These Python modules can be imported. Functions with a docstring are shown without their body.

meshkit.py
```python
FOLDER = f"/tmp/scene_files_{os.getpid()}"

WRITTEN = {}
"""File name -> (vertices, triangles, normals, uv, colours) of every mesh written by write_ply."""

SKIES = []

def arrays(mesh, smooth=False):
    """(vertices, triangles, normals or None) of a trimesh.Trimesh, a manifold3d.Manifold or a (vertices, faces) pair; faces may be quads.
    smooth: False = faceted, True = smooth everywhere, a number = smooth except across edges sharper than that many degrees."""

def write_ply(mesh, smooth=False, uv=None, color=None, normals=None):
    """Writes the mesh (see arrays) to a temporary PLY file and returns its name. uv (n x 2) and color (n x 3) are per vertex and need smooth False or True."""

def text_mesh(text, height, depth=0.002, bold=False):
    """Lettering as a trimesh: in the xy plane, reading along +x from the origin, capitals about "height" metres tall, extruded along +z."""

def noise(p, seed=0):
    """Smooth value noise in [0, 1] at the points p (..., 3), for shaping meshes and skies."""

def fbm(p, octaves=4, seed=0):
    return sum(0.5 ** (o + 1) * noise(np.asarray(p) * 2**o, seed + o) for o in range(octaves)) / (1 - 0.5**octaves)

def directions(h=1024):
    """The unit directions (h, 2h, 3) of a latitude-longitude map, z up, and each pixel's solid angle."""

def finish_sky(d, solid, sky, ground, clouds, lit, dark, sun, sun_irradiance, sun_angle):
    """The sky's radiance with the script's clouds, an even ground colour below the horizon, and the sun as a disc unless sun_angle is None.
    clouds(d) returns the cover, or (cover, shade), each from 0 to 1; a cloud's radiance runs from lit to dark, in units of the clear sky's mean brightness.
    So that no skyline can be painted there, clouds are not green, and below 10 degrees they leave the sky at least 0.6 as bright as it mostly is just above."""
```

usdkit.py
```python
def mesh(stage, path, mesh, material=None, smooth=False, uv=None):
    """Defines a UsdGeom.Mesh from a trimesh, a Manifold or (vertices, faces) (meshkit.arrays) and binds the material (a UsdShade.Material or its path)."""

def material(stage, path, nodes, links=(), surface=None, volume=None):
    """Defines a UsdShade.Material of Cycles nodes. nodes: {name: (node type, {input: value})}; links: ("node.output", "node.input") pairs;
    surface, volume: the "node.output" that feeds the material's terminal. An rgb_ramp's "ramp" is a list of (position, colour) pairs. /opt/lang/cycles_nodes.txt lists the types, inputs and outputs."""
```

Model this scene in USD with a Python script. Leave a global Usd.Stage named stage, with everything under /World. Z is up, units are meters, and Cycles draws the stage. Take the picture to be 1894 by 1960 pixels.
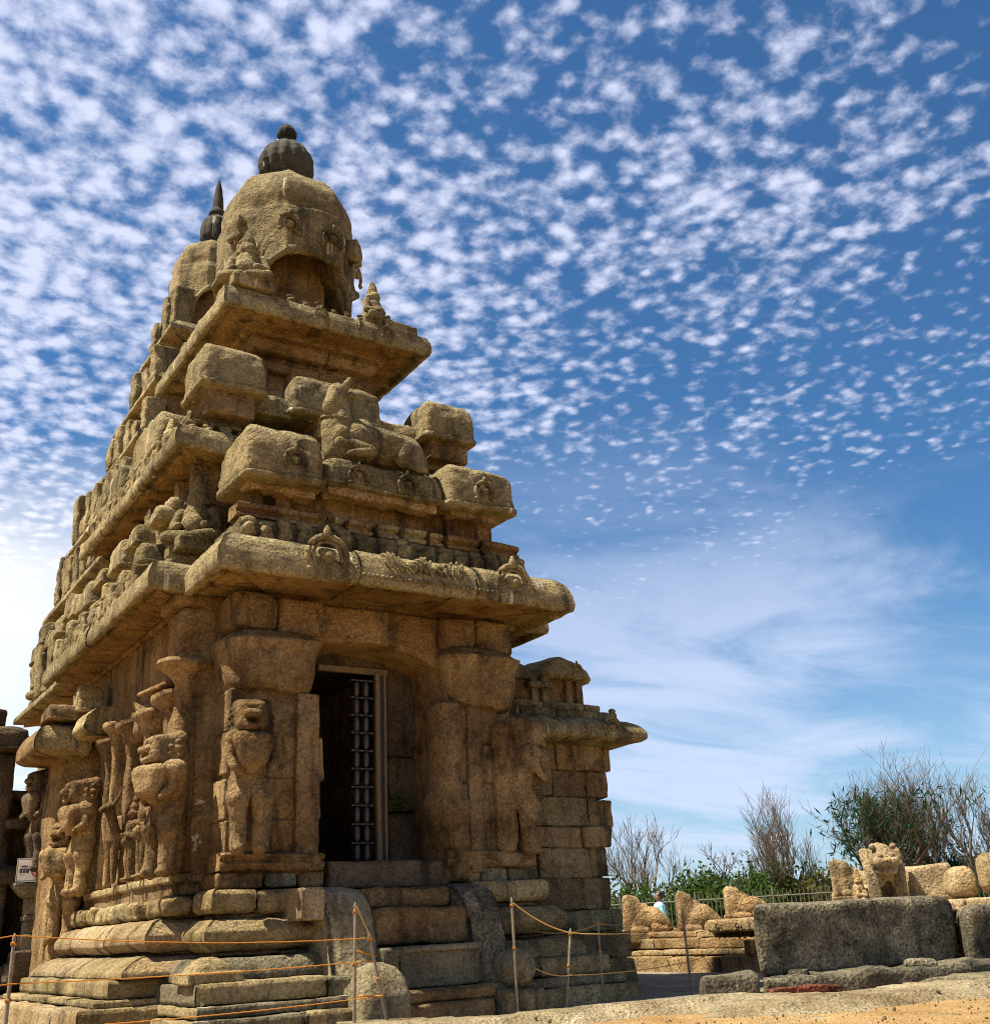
import math, random, colorsys
import numpy as np, trimesh, manifold3d as m3
import meshkit, usdkit
from pxr import Usd, UsdGeom, UsdLux, UsdShade, Gf, Sdf, Vt
R = random.Random(7); RN = np.random.default_rng(7)
stage = Usd.Stage.CreateInMemory()
UsdGeom.SetStageUpAxis(stage, 'Z'); UsdGeom.SetStageMetersPerUnit(stage, 1.0)
UsdGeom.Xform.Define(stage, '/World')
# ------------------------------------------------------------------ camera
YAW, PITCH, ROLL, EYE = .591, .368, -.055, .86
fw = np.array([math.sin(YAW)*math.cos(PITCH), math.cos(YAW)*math.cos(PITCH), math.sin(PITCH)])
rt = np.array([math.cos(YAW), -math.sin(YAW), 0.]); up = np.cross(rt, fw)
r2, u2 = rt*math.cos(ROLL)+up*math.sin(ROLL), -rt*math.sin(ROLL)+up*math.cos(ROLL)
cam = UsdGeom.Camera.Define(stage, '/World/camera')
cam.AddTransformOp().Set(Gf.Matrix4d(*r2, 0, *u2, 0, *(-fw), 0, 0, 0, EYE, 1))
cam.CreateHorizontalApertureAttr(36.0); cam.CreateVerticalApertureAttr(36.0*1024/989)
cam.CreateFocalLengthAttr(36.0*2061.4/1894); cam.CreateExposureAttr(1.68)
# ------------------------------------------------------------------ sky and sun
SUN_AZ, SUN_EL = math.radians(-75), math.radians(63)
sunv = np.array([math.sin(SUN_AZ)*math.cos(SUN_EL), math.cos(SUN_AZ)*math.cos(SUN_EL), math.sin(SUN_EL)])
sky_n = {
 'tc': ('texture_coordinate', {}),
 'sky': ('sky_texture', dict(sky_type='single_scattering', sun_disc=False, sun_elevation=SUN_EL, sun_rotation=SUN_AZ, altitude=0.0, air_density=1.0, aerosol_density=.35, ozone_density=2.5)),
 'sep': ('separate_xyz', {}), 'zz': ('math', dict(math_type='add', value2=.10)), 'zm': ('math', dict(math_type='maximum', value2=.06)),
 'px': ('math', dict(math_type='divide')), 'py': ('math', dict(math_type='divide')), 'p': ('combine_xyz', dict(z=0.0)),
 'n1': ('noise_texture', dict(scale=26.0, detail=7.0, roughness=.6, distortion=.1)),
 'vo': ('voronoi_texture', dict(feature='smooth_f1', scale=37.0, smoothness=.75)),
 'n0': ('noise_texture', dict(scale=2.1, detail=3.0, roughness=.5)),
 'a1': ('math', dict(math_type='multiply_add', value2=-.48)),
 'a2': ('math', dict(math_type='multiply_add', value2=.62)),
 'side': ('vector_math', dict(math_type='dot_product', vector2=(-.86, .36, .36))),
 'a3': ('math', dict(math_type='multiply_add', value2=.34)),
 'pz': ('map_range', dict(range_type='smoothstep', from_min=.19, from_max=.44, to_min=-.34, to_max=.0, clamp=True)), 'a4': ('math', dict(math_type='add')),
 'hz': ('map_range', dict(range_type='smoothstep', from_min=-.02, from_max=.30, to_min=.55, to_max=0.0, clamp=True)),
 'm4': ('mix_color', dict(b=(3.2, 4.3, 6.0), use_clamp=False)),
 'puff': ('map_range', dict(range_type='smoothstep', from_min=.43, from_max=.92, to_min=0.0, to_max=.98, clamp=True)),
 # cirrus low in the sky
 'cm': ('mapping', dict(rotation=(0, 0, -.75), scale=(.8, 1.6, 1))),
 'cn': ('noise_texture', dict(scale=1.15, detail=7.0, roughness=.6, distortion=.6)),
 'lowz': ('map_range', dict(from_min=.18, from_max=.46, to_min=1.0, to_max=0.0, clamp=True, range_type='smoothstep')),
 'cmask': ('map_range', dict(range_type='smoothstep', from_min=.46, from_max=.82, to_min=0.0, to_max=.72, clamp=True)),
 'cir': ('math', dict(math_type='multiply')),
 'bd': ('vector_math', dict(math_type='dot_product', vector2=(.623, .733, .272))), 'bm': ('map_range', dict(range_type='smoothstep', from_min=.955, from_max=.998, to_min=0.0, to_max=.25, clamp=True)), 'bx': ('math', dict(math_type='add')),
 # bright bank of haze and cloud near the horizon on the sun's side
 'gd': ('vector_math', dict(math_type='dot_product', vector2=(-.06, .94, .33))),
 'gm': ('map_range', dict(range_type='smoothstep', from_min=.90, from_max=.995, to_min=0.0, to_max=.62, clamp=True)),
 'gl': ('map_range', dict(range_type='smoothstep', from_min=.33, from_max=.46, to_min=1.0, to_max=0.0, clamp=True)),
 'glz': ('math', dict(math_type='multiply_add', value2=.10)),
 'gg': ('math', dict(math_type='multiply', use_clamp=True)),
 'deep': ('hsv', dict(hue=.5, saturation=1.16, value=.70)),
 'tint': ('mix_color', dict(blend_type='multiply', fac=1.0, b=(.74, 1.0, 1.12), use_clamp=False)),
 'm1': ('mix_color', dict(a=(1, 1, 1), b=(4.7, 5.05, 6.5), use_clamp=False)),
 'm2': ('mix_color', dict(b=(4.7, 5.2, 6.7), use_clamp=False)),
 'm3': ('mix_color', dict(b=(10.5, 10.0, 9.2), use_clamp=False)),
 'bg': ('background_shader', dict(strength=.05)),
}
sky_l = [('tc.generated', 'sep.vector'), ('sep.z', 'zz.value1'), ('zz.value', 'zm.value1'), ('sep.x', 'px.value1'), ('zm.value', 'px.value2'),
 ('sep.y', 'py.value1'), ('zm.value', 'py.value2'), ('px.value', 'p.x'), ('py.value', 'p.y'),
 ('p.vector', 'n1.vector'), ('p.vector', 'vo.vector'), ('p.vector', 'n0.vector'), ('p.vector', 'cm.vector'), ('cm.vector', 'cn.vector'),
 ('vo.distance', 'a1.value1'), ('n1.fac', 'a1.value3'), ('tc.generated', 'bd.vector1'), ('bd.value', 'bm.value'), ('bm.result', 'bx.value1'), ('cn.fac', 'bx.value2'), ('bx.value', 'cmask.value'), ('n0.fac', 'a2.value1'), ('a1.value', 'a2.value3'),
 ('tc.generated', 'side.vector1'), ('side.value', 'a3.value1'), ('a2.value', 'a3.value3'), ('a3.value', 'a4.value1'), ('sep.z', 'pz.value'), ('pz.result', 'a4.value2'), ('a4.value', 'puff.value'), ('sep.z', 'hz.value'), ('hz.result', 'm4.fac'), ('tint.result', 'm4.a'),
 ('sep.z', 'lowz.value'), ('cmask.result', 'cir.value1'), ('lowz.result', 'cir.value2'),
 ('tc.generated', 'gd.vector1'), ('gd.value', 'gm.value'), ('n0.fac', 'glz.value1'), ('sep.z', 'glz.value3'), ('glz.value', 'gl.value'), ('gm.result', 'gg.value1'), ('gl.result', 'gg.value2'),
 ('sky.color', 'deep.color'), ('deep.color', 'tint.a'), ('m4.result', 'm1.a'), ('puff.result', 'm1.fac'), ('m1.result', 'm2.a'), ('cir.value', 'm2.fac'), ('m2.result', 'm3.a'), ('gg.value', 'm3.fac'), ('m3.result', 'bg.color')]
SKYMAT = usdkit.material(stage, '/World/Looks/sky_light', sky_n, sky_l, surface='bg.background')
dome = UsdLux.DomeLight.Define(stage, '/World/sky')
UsdShade.MaterialBindingAPI.Apply(dome.GetPrim()).Bind(SKYMAT)
sun = UsdLux.DistantLight.Define(stage, '/World/sun')
sun.CreateIntensityAttr(1.25); sun.CreateAngleAttr(.53); sun.CreateColorAttr(Gf.Vec3f(1.0, .89, .70)); sun.CreateNormalizeAttr(True)
zz = sunv; xx = np.cross([0, 0, 1.], zz); xx /= np.linalg.norm(xx); yy = np.cross(zz, xx)
sun.AddTransformOp().Set(Gf.Matrix4d(*xx, 0, *yy, 0, *zz, 0, 0, 0, 30, 1))
# ------------------------------------------------------------------ materials
ALB = .85
def stone(name, cols, stain=.5, grain=.45, bump=.13, fine=.035, streak=0.0, rand=.22, big=.9, pit=26., alb=ALB, patch=.62):
    cols = [(q[0]*alb, q[1]*alb, q[2]*alb*.93) for q in cols]
    dk, lt = tuple(c*.42 for c in cols[0]), tuple(min(.6, c*1.22) for c in cols[2])
    n = {'g': ('geometry', {}), 'oi': ('object_info', {}),
      'nA': ('noise_texture', dict(scale=big, detail=8.0, roughness=.66)),
      'rA': ('rgb_ramp', dict(ramp=[(.28, dk), (.38, cols[0]), (.48, cols[1]), (.58, cols[2]), (.68, lt), (.76, cols[1])])),
      'nB': ('noise_texture', dict(scale=30.0, detail=4.0, roughness=.75)),
      'rB': ('map_range', dict(from_min=.36, from_max=.62, to_min=1-grain, to_max=1.15, clamp=True)),
      'nC': ('noise_texture', dict(scale=3.1, detail=10.0, roughness=.70, distortion=.5)),
      'rC': ('map_range', dict(from_min=.50, from_max=.68, to_min=1.0, to_max=1-stain, clamp=True)),
      'mS': ('mapping', dict(scale=(3.4, 3.4, .42))), 'nS': ('noise_texture', dict(scale=1.0, detail=6.0, roughness=.62)),
      'rS': ('map_range', dict(from_min=.52, from_max=.66, to_min=1.0, to_max=1-patch, clamp=True)),
      'rO': ('map_range', dict(from_min=0, from_max=1, to_min=1-rand, to_max=1+rand*.7)),
      'k1': ('math', dict(math_type='multiply')), 'k2': ('math', dict(math_type='multiply')), 'k3': ('math', dict(math_type='multiply')),
      'mul': ('vector_math', dict(math_type='scale')),
      'nD': ('noise_texture', dict(scale=5.5, detail=11.0, roughness=.74)),
      'vo': ('voronoi_texture', dict(scale=pit, feature='f1')),
      'b1': ('bump', dict(strength=1.0, distance=bump)), 'b2': ('bump', dict(strength=.8, distance=fine)),
      'p': ('principled_bsdf', dict(roughness=.93, specular_ior_level=.18))}
    l = [('g.position', 'nA.vector'), ('g.position', 'nB.vector'), ('g.position', 'nC.vector'), ('g.position', 'nD.vector'), ('g.position', 'vo.vector'), ('g.position', 'mS.vector'), ('mS.vector', 'nS.vector'),
      ('nA.fac', 'rA.fac'), ('nB.fac', 'rB.value'), ('nC.fac', 'rC.value'), ('nS.fac', 'rS.value'), ('oi.random', 'rO.value'), ('rB.result', 'k1.value1'), ('rC.result', 'k1.value2'),
      ('k1.value', 'k3.value1'), ('rS.result', 'k3.value2'), ('k3.value', 'k2.value1'), ('rO.result', 'k2.value2'), ('rA.color', 'mul.vector1'), ('k2.value', 'mul.scale'),
      ('nD.fac', 'b1.height'), ('vo.distance', 'b2.height'), ('b1.normal', 'b2.normal'), ('b2.normal', 'p.normal')]
    src = 'mul.vector'
    if streak:
        n |= {'sm': ('mapping', dict(scale=(7.0, 7.0, .55))), 'sn': ('noise_texture', dict(scale=1.0, detail=3.0, roughness=.5)),
              'sr': ('map_range', dict(from_min=.67, from_max=.72, to_min=0.0, to_max=streak, clamp=True)),
              'sx': ('mix_color', dict(b=(.55, .52, .45), use_clamp=False))}
        l += [('g.position', 'sm.vector'), ('sm.vector', 'sn.vector'), ('sn.fac', 'sr.value'), ('sr.result', 'sx.fac'), (src, 'sx.a')]
        src = 'sx.result'
    l.append((src, 'p.base_color'))
    return usdkit.material(stage, '/World/Looks/'+name, n, l, surface='p.BSDF')
def plain(name, col, rough=.6, metallic=0., var=.15, scale=20., bump=.0, spec=.4):
    n = {'g': ('geometry', {}), 'n': ('noise_texture', dict(scale=scale, detail=5.0, roughness=.6)),
         'r': ('rgb_ramp', dict(ramp=[(.3, tuple(c*(1-var) for c in col)), (.7, tuple(min(1, c*(1+var)) for c in col))])),
         'b': ('bump', dict(strength=.6, distance=max(bump, 1e-4))),
         'p': ('principled_bsdf', dict(roughness=rough, metallic=metallic, specular_ior_level=spec))}
    return usdkit.material(stage, '/World/Looks/'+name, n, [('g.position', 'n.vector'), ('n.fac', 'r.fac'), ('r.color', 'p.base_color'), ('n.fac', 'b.height'), ('b.normal', 'p.normal')], surface='p.BSDF')
def leafmat(name, c1, c2):
    n = {'oi': ('geometry', {}), 'r': ('rgb_ramp', dict(ramp=[(0, c1), (1, c2)])), 'd': ('diffuse_bsdf', {}), 't': ('translucent_bsdf', {}), 'm': ('mix_closure', dict(fac=.35))}
    return usdkit.material(stage, '/World/Looks/'+name, n, [('oi.random_per_island', 'r.fac'), ('r.color', 'd.color'), ('r.color', 't.color'), ('d.BSDF', 'm.closure1'), ('t.BSDF', 'm.closure2')], surface='m.closure')
WARM = stone('weathered_granite', [(.21, .124, .053), (.31, .202, .096), (.41, .285, .15)], stain=.7, rand=.24)
WARM2 = stone('plinth_granite', [(.28, .205, .098), (.39, .30, .155), (.48, .385, .215)], stain=.5)
RUST = stone('rusty_granite', [(.23, .122, .048), (.30, .180, .075), (.35, .23, .11)], stain=.6)
OLIVE = stone('lichen_granite', [(.18, .140, .070), (.27, .215, .112), (.35, .285, .155)], stain=.7, streak=.55)
ROOF = stone('roof_granite', [(.23, .178, .088), (.31, .247, .130), (.38, .31, .175)], stain=.62, streak=.8)
PALE = stone('pale_grey_granite', [(.30, .25, .16), (.38, .32, .21), (.44, .38, .26)], stain=.45, rand=.08)
GREY = stone('grey_granite', [(.19, .165, .110), (.26, .225, .150), (.31, .27, .185)], stain=.55)
DARK = stone('dark_granite', [(.11, .10, .076), (.175, .155, .115), (.26, .225, .165)], stain=.85, grain=.8, bump=.04, fine=.02, big=2.2, alb=0.72)
GOLD = stone('golden_sandstone', [(.36, .225, .105), (.46, .305, .155), (.55, .39, .22)], stain=.4, alb=.74)
BUFF = stone('buff_sandstone', [(.40, .285, .150), (.50, .37, .21), (.58, .45, .29)], stain=.4, alb=.74)
FINIAL = stone('polished_finial_stone', [(.014, .015, .014), (.022, .023, .020), (.045, .044, .036)], stain=.3, bump=.008, fine=.002, rand=.05, streak=.5)  # pale streaks paint in the light glinting off the dark pot
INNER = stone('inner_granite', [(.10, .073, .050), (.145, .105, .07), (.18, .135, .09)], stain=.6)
PAVE = stone('court_paving_stone', [(.20, .175, .145), (.26, .23, .185), (.30, .265, .21)], stain=.45, bump=.03, alb=0.72)
SAND = stone('sand_surface', [(.35, .205, .080), (.42, .265, .112), (.48, .315, .15)], stain=.16, grain=.35, bump=.06, rand=0, big=.7, pit=45., patch=.1, alb=0.72)
ROCK = stone('ledge_rock', [(.22, .165, .095), (.30, .24, .15), (.38, .315, .215)], stain=.4, rand=0, bump=.06, patch=.25, alb=0.72)
BRICK = stone('red_brick', [(.20, .055, .032), (.26, .075, .045), (.30, .10, .06)], stain=.4, bump=.02, alb=0.45)
STEEL = plain('grey_post_steel', (.15, .125, .09), .55, .2, .35, 18)
STEELB = plain('dark_gate_iron', (.028, .027, .03), .55, .3, .3, 25)
GATEP = plain('pale_gate_wood', (.115, .085, .05), .7, 0, .3, 14, .004)
SPIN = plain('gate_spindle_iron', (.055, .053, .055), .45, .3, .3, 25)
RIVET = plain('worn_rivet_metal', (.30, .27, .23), .45, .3, .2, 40)
ROPE = plain('orange_rope', (.40, .165, .03), .85, 0, .35, 60, .003, .1)
ROPE2 = plain('faded_rope', (.40, .25, .085), .85, 0, .3, 60, .003, .1)
WHITE = plain('sign_white_paint', (.62, .61, .57), .6, 0, .06)
NAVY = plain('sign_navy_print', (.02, .022, .06), .6, 0, .1)
REDP = plain('sign_red_print', (.42, .025, .03), .6, 0, .1)
GREENP = plain('sign_green_print', (.05, .16, .07), .6, 0, .1)
BARK = plain('bark', (.12, .095, .07), .95, 0, .4, 30, .01, .1)
TWIG = plain('bare_twigs', (.10, .082, .065), .95, 0, .3, 20, .0, .1)
LEAF = leafmat('fresh_leaves', (.035, .062, .016), (.11, .14, .038))
LEAFD = leafmat('casuarina_needles', (.018, .045, .02), (.05, .08, .03))
LEAFY = leafmat('dry_scrub_leaves', (.06, .062, .02), (.12, .11, .042))
FENCE = plain('painted_fence_iron', (.06, .068, .05), .6, .1, .2, 10)
SKIN = plain('brown_skin', (.20, .105, .065), .6, 0, .08)
HAIR = plain('black_hair', (.012, .010, .010), .5, 0, .3, 60)
SHIRT = plain('pale_blue_cotton', (.24, .50, .66), .9, 0, .08, 12, .006, .1)
TROUS = plain('pale_trousers', (.52, .53, .50), .9, 0, .08, 12, .006, .1)
WEED = leafmat('weed_leaves', (.05, .07, .02), (.12, .13, .05))
# ------------------------------------------------------------------ scene helpers
used = {}
def path(parent, name):
    p = (parent or '/World') + '/' + name
    k = used.get(p, 0); used[p] = k + 1
    return p if k == 0 else f'{p}_{k:03d}'
def tag(p, label=None, cat=None, group=None, kind=None):
    pr = stage.GetPrimAtPath(p)
    for a, b in (('label', label), ('category', cat), ('group', group), ('kind', kind)):
        if b: pr.SetCustomDataByKey(a, b)
    return p
def thing(name, label, cat, group=None, loc=(0, 0, 0), rz=0.):
    p = path(None, name); x = UsdGeom.Xform.Define(stage, p)
    if any(loc) or rz:
        x.AddTranslateOp().Set(Gf.Vec3d(*map(float, loc))); x.AddRotateZOp().Set(float(rz))
    return tag(p, label, cat, group)
def M(parent, name, geo, mat, smooth=True, label=None):
    p = path(parent, name)
    usdkit.mesh(stage, p, geo, mat, smooth=smooth)
    if label: tag(p, label)
    return p
def copyof(src, label, loc, rz=0., group=None):
    base = src.rsplit('/', 1)[1].split('_0')[0]
    p = thing(base, label, stage.GetPrimAtPath(src).GetCustomDataByKey('category'), group or stage.GetPrimAtPath(src).GetCustomDataByKey('group'), loc, rz)
    pr = stage.GetPrimAtPath(p); pr.GetReferences().AddInternalReference(src); pr.SetInstanceable(True)
    return p
# ------------------------------------------------------------------ shape helpers
def nrm(v, f):
    fn = np.cross(v[f[:, 1]]-v[f[:, 0]], v[f[:, 2]]-v[f[:, 0]]); n = np.zeros_like(v)
    for k in range(3):
        for a in range(3): n[:, a] += np.bincount(f[:, k], fn[:, a], len(v))
    return n/np.maximum(np.linalg.norm(n, axis=1, keepdims=True), 1e-12)
def rough(g, amp=.012, freq=5., big=.0, seed=0, oct=3, bfreq=1.1):
    v, f = g; v = np.array(v, float); f = np.asarray(f)
    n = nrm(v, f)
    if amp:
        d = meshkit.fbm(v*freq+seed*3.7, oct, seed)-.5
        v = v + n*(d*2.2*amp)[:, None]
    if big:
        w = np.stack([meshkit.noise(v*bfreq+31.1*k, seed+k+50) for k in range(3)], 1)-.5
        v = v + w*2*big
    return v, f
def axis_pts(L, r, e):
    r = min(r, L*.45); k = max(1, int(round((L-2*r)/e)))
    a = [0, r*.25, r*.6]; return np.array(a+list(np.linspace(r, L-r, k+1))+[L-x for x in a[::-1]])
def rbox(x0, x1, y0, y1, z0, z1, r=.035, e=.07, amp=.010, freq=5., big=0., seed=0, jit=0.):
    ax = [axis_pts(b-a, r, e)+a for a, b in ((x0, x1), (y0, y1), (z0, z1))]
    n = [len(a)-1 for a in ax]; V, F, o = [], [], 0
    for k in range(3):
        i, j = (k+1) % 3, (k+2) % 3
        I, J = np.meshgrid(np.arange(n[i]+1), np.arange(n[j]+1), indexing='ij')
        for s in (0, n[k]):
            q = np.zeros(I.shape+(3,), int); q[..., i] = I; q[..., j] = J; q[..., k] = s
            idx = np.arange(I.size).reshape(I.shape)+o
            a, b, c, d = idx[:-1, :-1], idx[1:, :-1], idx[1:, 1:], idx[:-1, 1:]
            t = np.stack([a, b, c, a, c, d], -1).reshape(-1, 3)
            F.append(t if s else t[:, ::-1]); V.append(q.reshape(-1, 3)); o += I.size
    q = np.vstack(V); F = np.vstack(F)
    key = q[:, 0]*1000000+q[:, 1]*1000+q[:, 2]
    u, first, inv = np.unique(key, return_index=True, return_inverse=True)
    q = q[first]; F = inv[F]
    v = np.stack([ax[k][q[:, k]] for k in range(3)], 1)
    lo, hi = np.array([x0, y0, z0]), np.array([x1, y1, z1])
    rr = np.minimum(r*(.55+.9*meshkit.noise(v*3+seed*1.3, seed+9)), .45*(hi-lo).min())[:, None]
    c = np.clip(v, lo+rr, hi-rr); d = v-c; L = np.linalg.norm(d, axis=1, keepdims=True)
    v = c+np.where(L > 1e-9, d/np.maximum(L, 1e-9)*np.minimum(L, rr), 0)
    if jit:
        rg = np.random.default_rng(seed); J = (rg.random((2, 2, 2, 3))-.5)*2*jit; t = (v-lo)/(hi-lo); D = 0
        for a in (0, 1):
            for b in (0, 1):
                for e_ in (0, 1):
                    D = D+(np.where(a, t[:, :1], 1-t[:, :1])*np.where(b, t[:, 1:2], 1-t[:, 1:2])*np.where(e_, t[:, 2:], 1-t[:, 2:]))*J[a, b, e_]
        v = v+D
    return rough((v, F), amp, freq, big, seed)
def refine_poly(pts, e):
    out = []
    for a, b in zip(pts, pts[1:]+pts[:1]):
        a, b = np.array(a, float), np.array(b, float); k = max(1, int(math.ceil(np.linalg.norm(b-a)/e)))
        out += [a+(b-a)*t/k for t in range(k)]
    return np.array(out)
def chaikin(pts, r):
    """cuts every corner of the closed outline by up to r"""
    out, n = [], len(pts)
    for i in range(n):
        p, a, b = np.array(pts[i], float), np.array(pts[i-1], float), np.array(pts[(i+1) % n], float)
        for q in (a, b):
            L = np.linalg.norm(q-p); out.append(tuple(p+(q-p)*min(r/max(L, 1e-9), .3)))
        out.insert(len(out)-1, tuple(p+((a-p)/np.linalg.norm(a-p)+(b-p)/np.linalg.norm(b-p))*min(r, .3*min(np.linalg.norm(a-p), np.linalg.norm(b-p)))*.22))
    return out
def course(side, a0, a1, base, prof, m0=0., m1=0., e=.06, r=.03, amp=.012, freq=4.5, big=.012, seed=0):
    """one stone of a moulding: outline prof = [(outward distance, z)] swept along a side between a0 and a1; m0, m1: mitre at the ends"""
    P = refine_poly(chaikin(prof, r), e); n = max(2, int(round((a1-a0)/e)))
    t = np.linspace(0, 1, n+1)
    lo, hi = a0-m0*P[:, 0], a1+m1*P[:, 0]
    al = lo[None]+(hi-lo)[None]*t[:, None]
    if not m0: al[0] += .0
    D = np.broadcast_to(P[:, 0], al.shape); Z = np.broadcast_to(P[:, 1], al.shape)
    # ease the free ends so that joints read as worn
    if not m0 or not m1:
        c = P.mean(0)
        for end, mm, s in ((0, m0, 1), (-1, m1, -1)):
            if not mm:
                D = np.array(D); Z = np.array(Z); k = .93
                D[end] = c[0]+(D[end]-c[0])*k; Z[end] = c[1]+(Z[end]-c[1])*k
    if side == 'F': v = np.stack([al, base-D, Z], -1)
    elif side == 'L': v = np.stack([base-D, al, Z], -1)
    elif side == 'R': v = np.stack([base+D, al, Z], -1)
    m = len(P); v = v.reshape(-1, 3)
    i, j = np.meshgrid(np.arange(n), np.arange(m), indexing='ij'); k = (j+1) % m
    q = np.stack([i*m+j, (i+1)*m+j, (i+1)*m+k, i*m+j, (i+1)*m+k, i*m+k], -1).reshape(-1, 3)
    cap = m3.triangulate([P])
    F = np.vstack([q, cap[:, ::-1] if True else cap, cap+n*m])
    tm = trimesh.Trimesh(v, F, process=False)
    if tm.volume < 0: F = F[:, ::-1]
    return rough((v, F), amp, freq, big, seed)
sd = [100]
def nxt(): sd[0] += 1; return sd[0]
def stones(parent, name, side, a0, a1, base, prof, mat, m0=0., m1=0., size=(.7, 1.2), gap=.012, wob=.012, **kw):
    """a course as a row of separate stones"""
    cuts = [a0]
    while cuts[-1] < a1-size[1]*1.3: cuts.append(cuts[-1]+R.uniform(*size))
    cuts.append(a1)
    for i in range(len(cuts)-1):
        o, dz = R.uniform(-wob, wob), R.uniform(-wob, wob)*.4
        if (i == 0 and m0) or (i == len(cuts)-2 and m1): o = dz = 0
        pr = [(d+o if d > .02 else d, z+dz) for d, z in prof]
        mt = mat if not isinstance(mat, (list, tuple)) else R.choice(mat)
        M(parent, name, course(side, cuts[i]+(gap/2 if i else 0), cuts[i+1]-(gap/2 if i < len(cuts)-2 else 0), base, pr, m0 if i == 0 else 0, m1 if i == len(cuts)-2 else 0, seed=nxt(), **kw), mt)
def loft(secs, nt=28, e=.06, amp=.01, freq=5., big=0., seed=0, rot=0.):
    """secs: (z, cx, cy, hx, hy, n) superellipse rings joined from bottom to top"""
    S = np.array(secs, float); rows = [S[0]]
    for a, b in zip(S, S[1:]):
        k = max(1, int(math.ceil(max(abs(b[0]-a[0]), np.abs(b[3:5]-a[3:5]).max())/e))); rows += [a+(b-a)*t/k for t in range(1, k+1)]
    S = np.array(rows); th = np.linspace(0, 2*np.pi, nt, endpoint=False)+rot
    c, s = np.cos(th), np.sin(th)
    r = (np.abs(c)[None]**S[:, 5:6]+np.abs(s)[None]**S[:, 5:6])**(-1/S[:, 5:6])
    v = np.stack([S[:, 1:2]+S[:, 3:4]*r*c, S[:, 2:3]+S[:, 4:5]*r*s, np.repeat(S[:, :1], nt, 1)], -1).reshape(-1, 3)
    k = len(S); i, j = np.meshgrid(np.arange(k-1), np.arange(nt), indexing='ij'); j2 = (j+1) % nt
    F = np.stack([i*nt+j, i*nt+j2, (i+1)*nt+j2, i*nt+j, (i+1)*nt+j2, (i+1)*nt+j], -1).reshape(-1, 3)
    b, t = len(v), len(v)+1
    v = np.vstack([v, [[S[0, 1], S[0, 2], S[0, 0]], [S[-1, 1], S[-1, 2], S[-1, 0]]]])
    j = np.arange(nt); F = np.vstack([F, np.stack([np.full(nt, b), (j+1) % nt, j], 1), np.stack([np.full(nt, t), (k-1)*nt+j, (k-1)*nt+(j+1) % nt], 1)])
    return rough((v, F), amp, freq, big, seed)
def bones(segs, e=.04, it=8, amp=.008, freq=8., seed=0, sub=None, sph=14):
    parts = []
    for s in segs:
        parts.append(m3.Manifold.batch_hull([m3.Manifold.sphere(max(q[3], .004), sph).translate(q[:3]) for q in s]))
    m = m3.Manifold.batch_boolean(parts, m3.OpType.Add)
    if sub: m = m-m3.Manifold.batch_boolean([m3.Manifold.batch_hull([m3.Manifold.sphere(q[3], sph).translate(q[:3]) for q in s]) for s in sub], m3.OpType.Add)
    m = m.refine_to_length(e); q = m.to_mesh()
    t = trimesh.Trimesh(np.array(q.vert_properties[:, :3]), np.array(q.tri_verts), process=True)
    if it: trimesh.smoothing.filter_taubin(t, iterations=it)
    return rough((np.array(t.vertices), np.array(t.faces)), amp, freq, 0, seed)
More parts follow.
